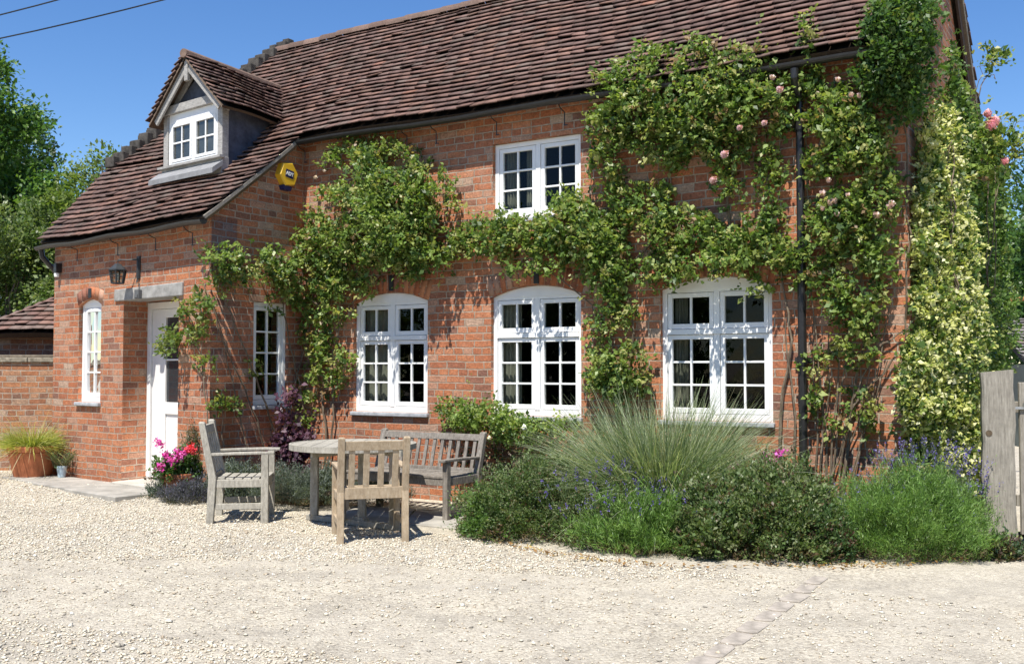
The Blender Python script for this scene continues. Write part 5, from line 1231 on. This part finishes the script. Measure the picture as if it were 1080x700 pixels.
# ------------------------------------------------------------------ trees
def tree(loc, lobes, n, size, pal, w, label, name='deciduous_tree', cat='tree', group=None, trunk=.22, per=11, aspect=.6, seed=0, length=.5):
    t = plant(name, (loc[0], loc[1], 0), label, cat, group); D_ = []; tot = sum(l[3]*l[4]*l[5] for l in lobes)
    mb = MB(); top = max(l[2] for l in lobes)
    stem(mb, [(0, 0, -.1), (random.uniform(-.2, .2), 0, top*.45), (random.uniform(-.3, .3), 0, top*.85)], trunk, trunk*.35, .05)
    for (x, y, z, rx, ry, rz) in lobes:
        m_ = int(n*(rx*ry*rz)/tot)
        nc = max(14, int(60*(rx*ry*rz/tot)**.6)); cc = unit(rng.normal(0, 1, (nc, 3)))*rng.uniform(.45, 1.0, (nc, 1))*np.array((rx, ry, rz))+np.array((x, y, z))
        for c in cc[::3]: stem(mb, [(0, 0, top*.35), ((c[0])*.5, c[1]*.5, (top*.35+c[2])*.55), (c[0], c[1], c[2])], trunk*.3, .015, .08, 3)
        i = rng.integers(0, nc, m_); rad = (rx*ry*rz)**(1/3)*.27; P = cc[i]+unit(rng.normal(0, 1, (m_, 3)))*rng.random((m_, 1))**.45*rad*rng.uniform(.7, 1.3, (nc,))[i][:, None]
        d = (P-np.array((x, y, z)))/np.array((rx, ry, rz)); D = unit(d)+rng.normal(0, .5, (m_, 3)); D_.append((P, D))
    P = np.concatenate([p for p, _ in D_])+np.array((loc[0], loc[1], 0)); D = np.concatenate([d for _, d in D_])
    part('crown', sprays(P, D, length, per, size, aspect, pal, w, jitter=size*.9, nb=(-.2, -.5, .9)), t); mb.build('trunk', M_bark, t)
    return t
TG = [(.04,.095,.018),(.065,.14,.025),(.10,.185,.035),(.15,.24,.05)]; TW = [.25,.35,.28,.12]
tree((-14.0, 24), [(.4, 0, 6.8, 2.3, 2.4, 2.0), (-1.3, 0, 8.9, 2.1, 2.2, 1.9), (1.1, 0, 7.9, 1.5, 1.6, 1.5), (1.9, -.4, 5.3, 1.9, 1.8, 1.6), (-.3, -.5, 4.2, 3.0, 2.2, 1.8), (3.0, 0, 4.1, 1.3, 1.5, 1.2)], 9500, .105, TG, TW, 'large bright green broadleaved tree filling the upper left edge behind the outhouse')
tree((-9.8, 20), [(0, 0, 3.0, 1.7, 1.5, 1.5), (1.7, .3, 2.6, 1.3, 1.3, 1.4), (-1.6, 0, 2.6, 1.6, 1.4, 1.5), (.9, .2, 3.8, .9, .9, .8)], 6800, .075, [(.10,.15,.04),(.15,.20,.06),(.20,.24,.09),(.07,.12,.03)], [.3,.3,.2,.2], 'yellowish green scrubby bush below the large tree, against the left roof edge', 'bush', 'bush', trunk=.1, length=.35)
tree((-8.3, 21), [(.1, 0, 5.5, .55, .6, .5), (.6, 0, 4.6, .7, .6, .6), (-.5, 0, 4.8, .6, .6, .6)], 620, .085, [(.13,.19,.04),(.17,.22,.06)], [1,1], 'thin sparse sapling poking above the left end of the roof', 'sapling', 'tree', trunk=.06, length=.4)
tree((-16, 30), [(0, 0, 5.0, 4.5, 3, 4.2), (5, 0, 3.2, 3.5, 3, 3.0)], 6500, .16, [(.03,.07,.015),(.045,.095,.02)], [1,1], 'dark green tree mass farther back behind the left bushes', length=.7)
tree((12.3, 22), [(0, 0, 4.2, 1.9, 2, 1.7), (.6, 0, 5.9, 1.5, 1.4, 1.1), (-1.0, 0, 3.2, 1.5, 1.5, 1.3), (1.9, 0, 3.4, 2, 2, 1.8)], 3000, .10, [(.035,.08,.02),(.05,.11,.025),(.075,.14,.035)], [1,1,1], 'dark green tree rising behind the outbuilding at the right edge')
tree((17, 28), [(0, 0, 4.5, 4, 3, 3.2), (-3.5, 0, 2.8, 3, 3, 2.2)], 2600, .16, [(.035,.08,.02),(.05,.10,.025)], [1,1], 'broad dark tree farther back at the right', length=.7)
tree((-7, -11), [(0, 0, 2.6, 3.6, 1.6, 2.6), (5, -.5, 2.8, 3.4, 1.6, 2.7), (-5, 0, 3.0, 3.4, 1.6, 2.8)], 1500, .24, [(.05,.10,.02),(.07,.13,.03)], [1,1], 'unseen hedge-like tree added behind the viewer on the left to darken window reflections', length=.8)  # out-of-view greenery added so the panes reflect something dark
tree((7, -11), [(0, 0, 2.6, 3.6, 1.6, 2.6), (5, -.5, 2.8, 3.4, 1.6, 2.7), (-5, 0, 3.0, 3.4, 1.6, 2.8)], 1500, .24, [(.05,.10,.02),(.07,.13,.03)], [1,1], 'unseen hedge-like tree added behind the viewer on the right to darken window reflections', length=.8)  # second unseen leaf screen, added to cut reflections and ambient light
tree((-17, -1), [(0, 0, 2.8, 2.2, 3.5, 2.7), (0, 6, 2.8, 2.2, 3.5, 2.7)], 1300, .24, [(.05,.10,.02),(.07,.13,.03)], [1,1], 'unseen hedge-like tree added beyond the left side to darken the wing window reflection', length=.8)  # unseen, added to keep bright horizon sky out of the wing window
# fallen leaves along the bed edge
n = 420; tt = rng.random(n)*(len(BED_PX)-2); i = tt.astype(int); f = tt-i; B_ = np.array(bedE); P = B_[i]*(1-f[:, None])+B_[np.minimum(i+1, len(BED_PX)-1)]*f[:, None]
P = np.concatenate([P+rng.normal(0, .05, (n, 2))+np.array((0, -.04)), np.zeros((n, 1))], 1); P[:, 2] = gz(P[:, 0], P[:, 1])+.022
v_, q_ = leaf_quads(P, rng.normal(0, 1, (n, 3))*np.array((1, 1, .1)), .030, .6, np.array((0, 0, 3.)))
tag(np_mesh('fallen_leaves', v_, q_, M_leaf, tint=np.repeat(pick([(.36,.20,.08),(.28,.16,.07),(.20,.12,.06),(.45,.33,.14)], [1,1,1,.6], n), 4, 0)), 'dry brown leaves scattered along the edge of the bed', 'leaves', kind='stuff')
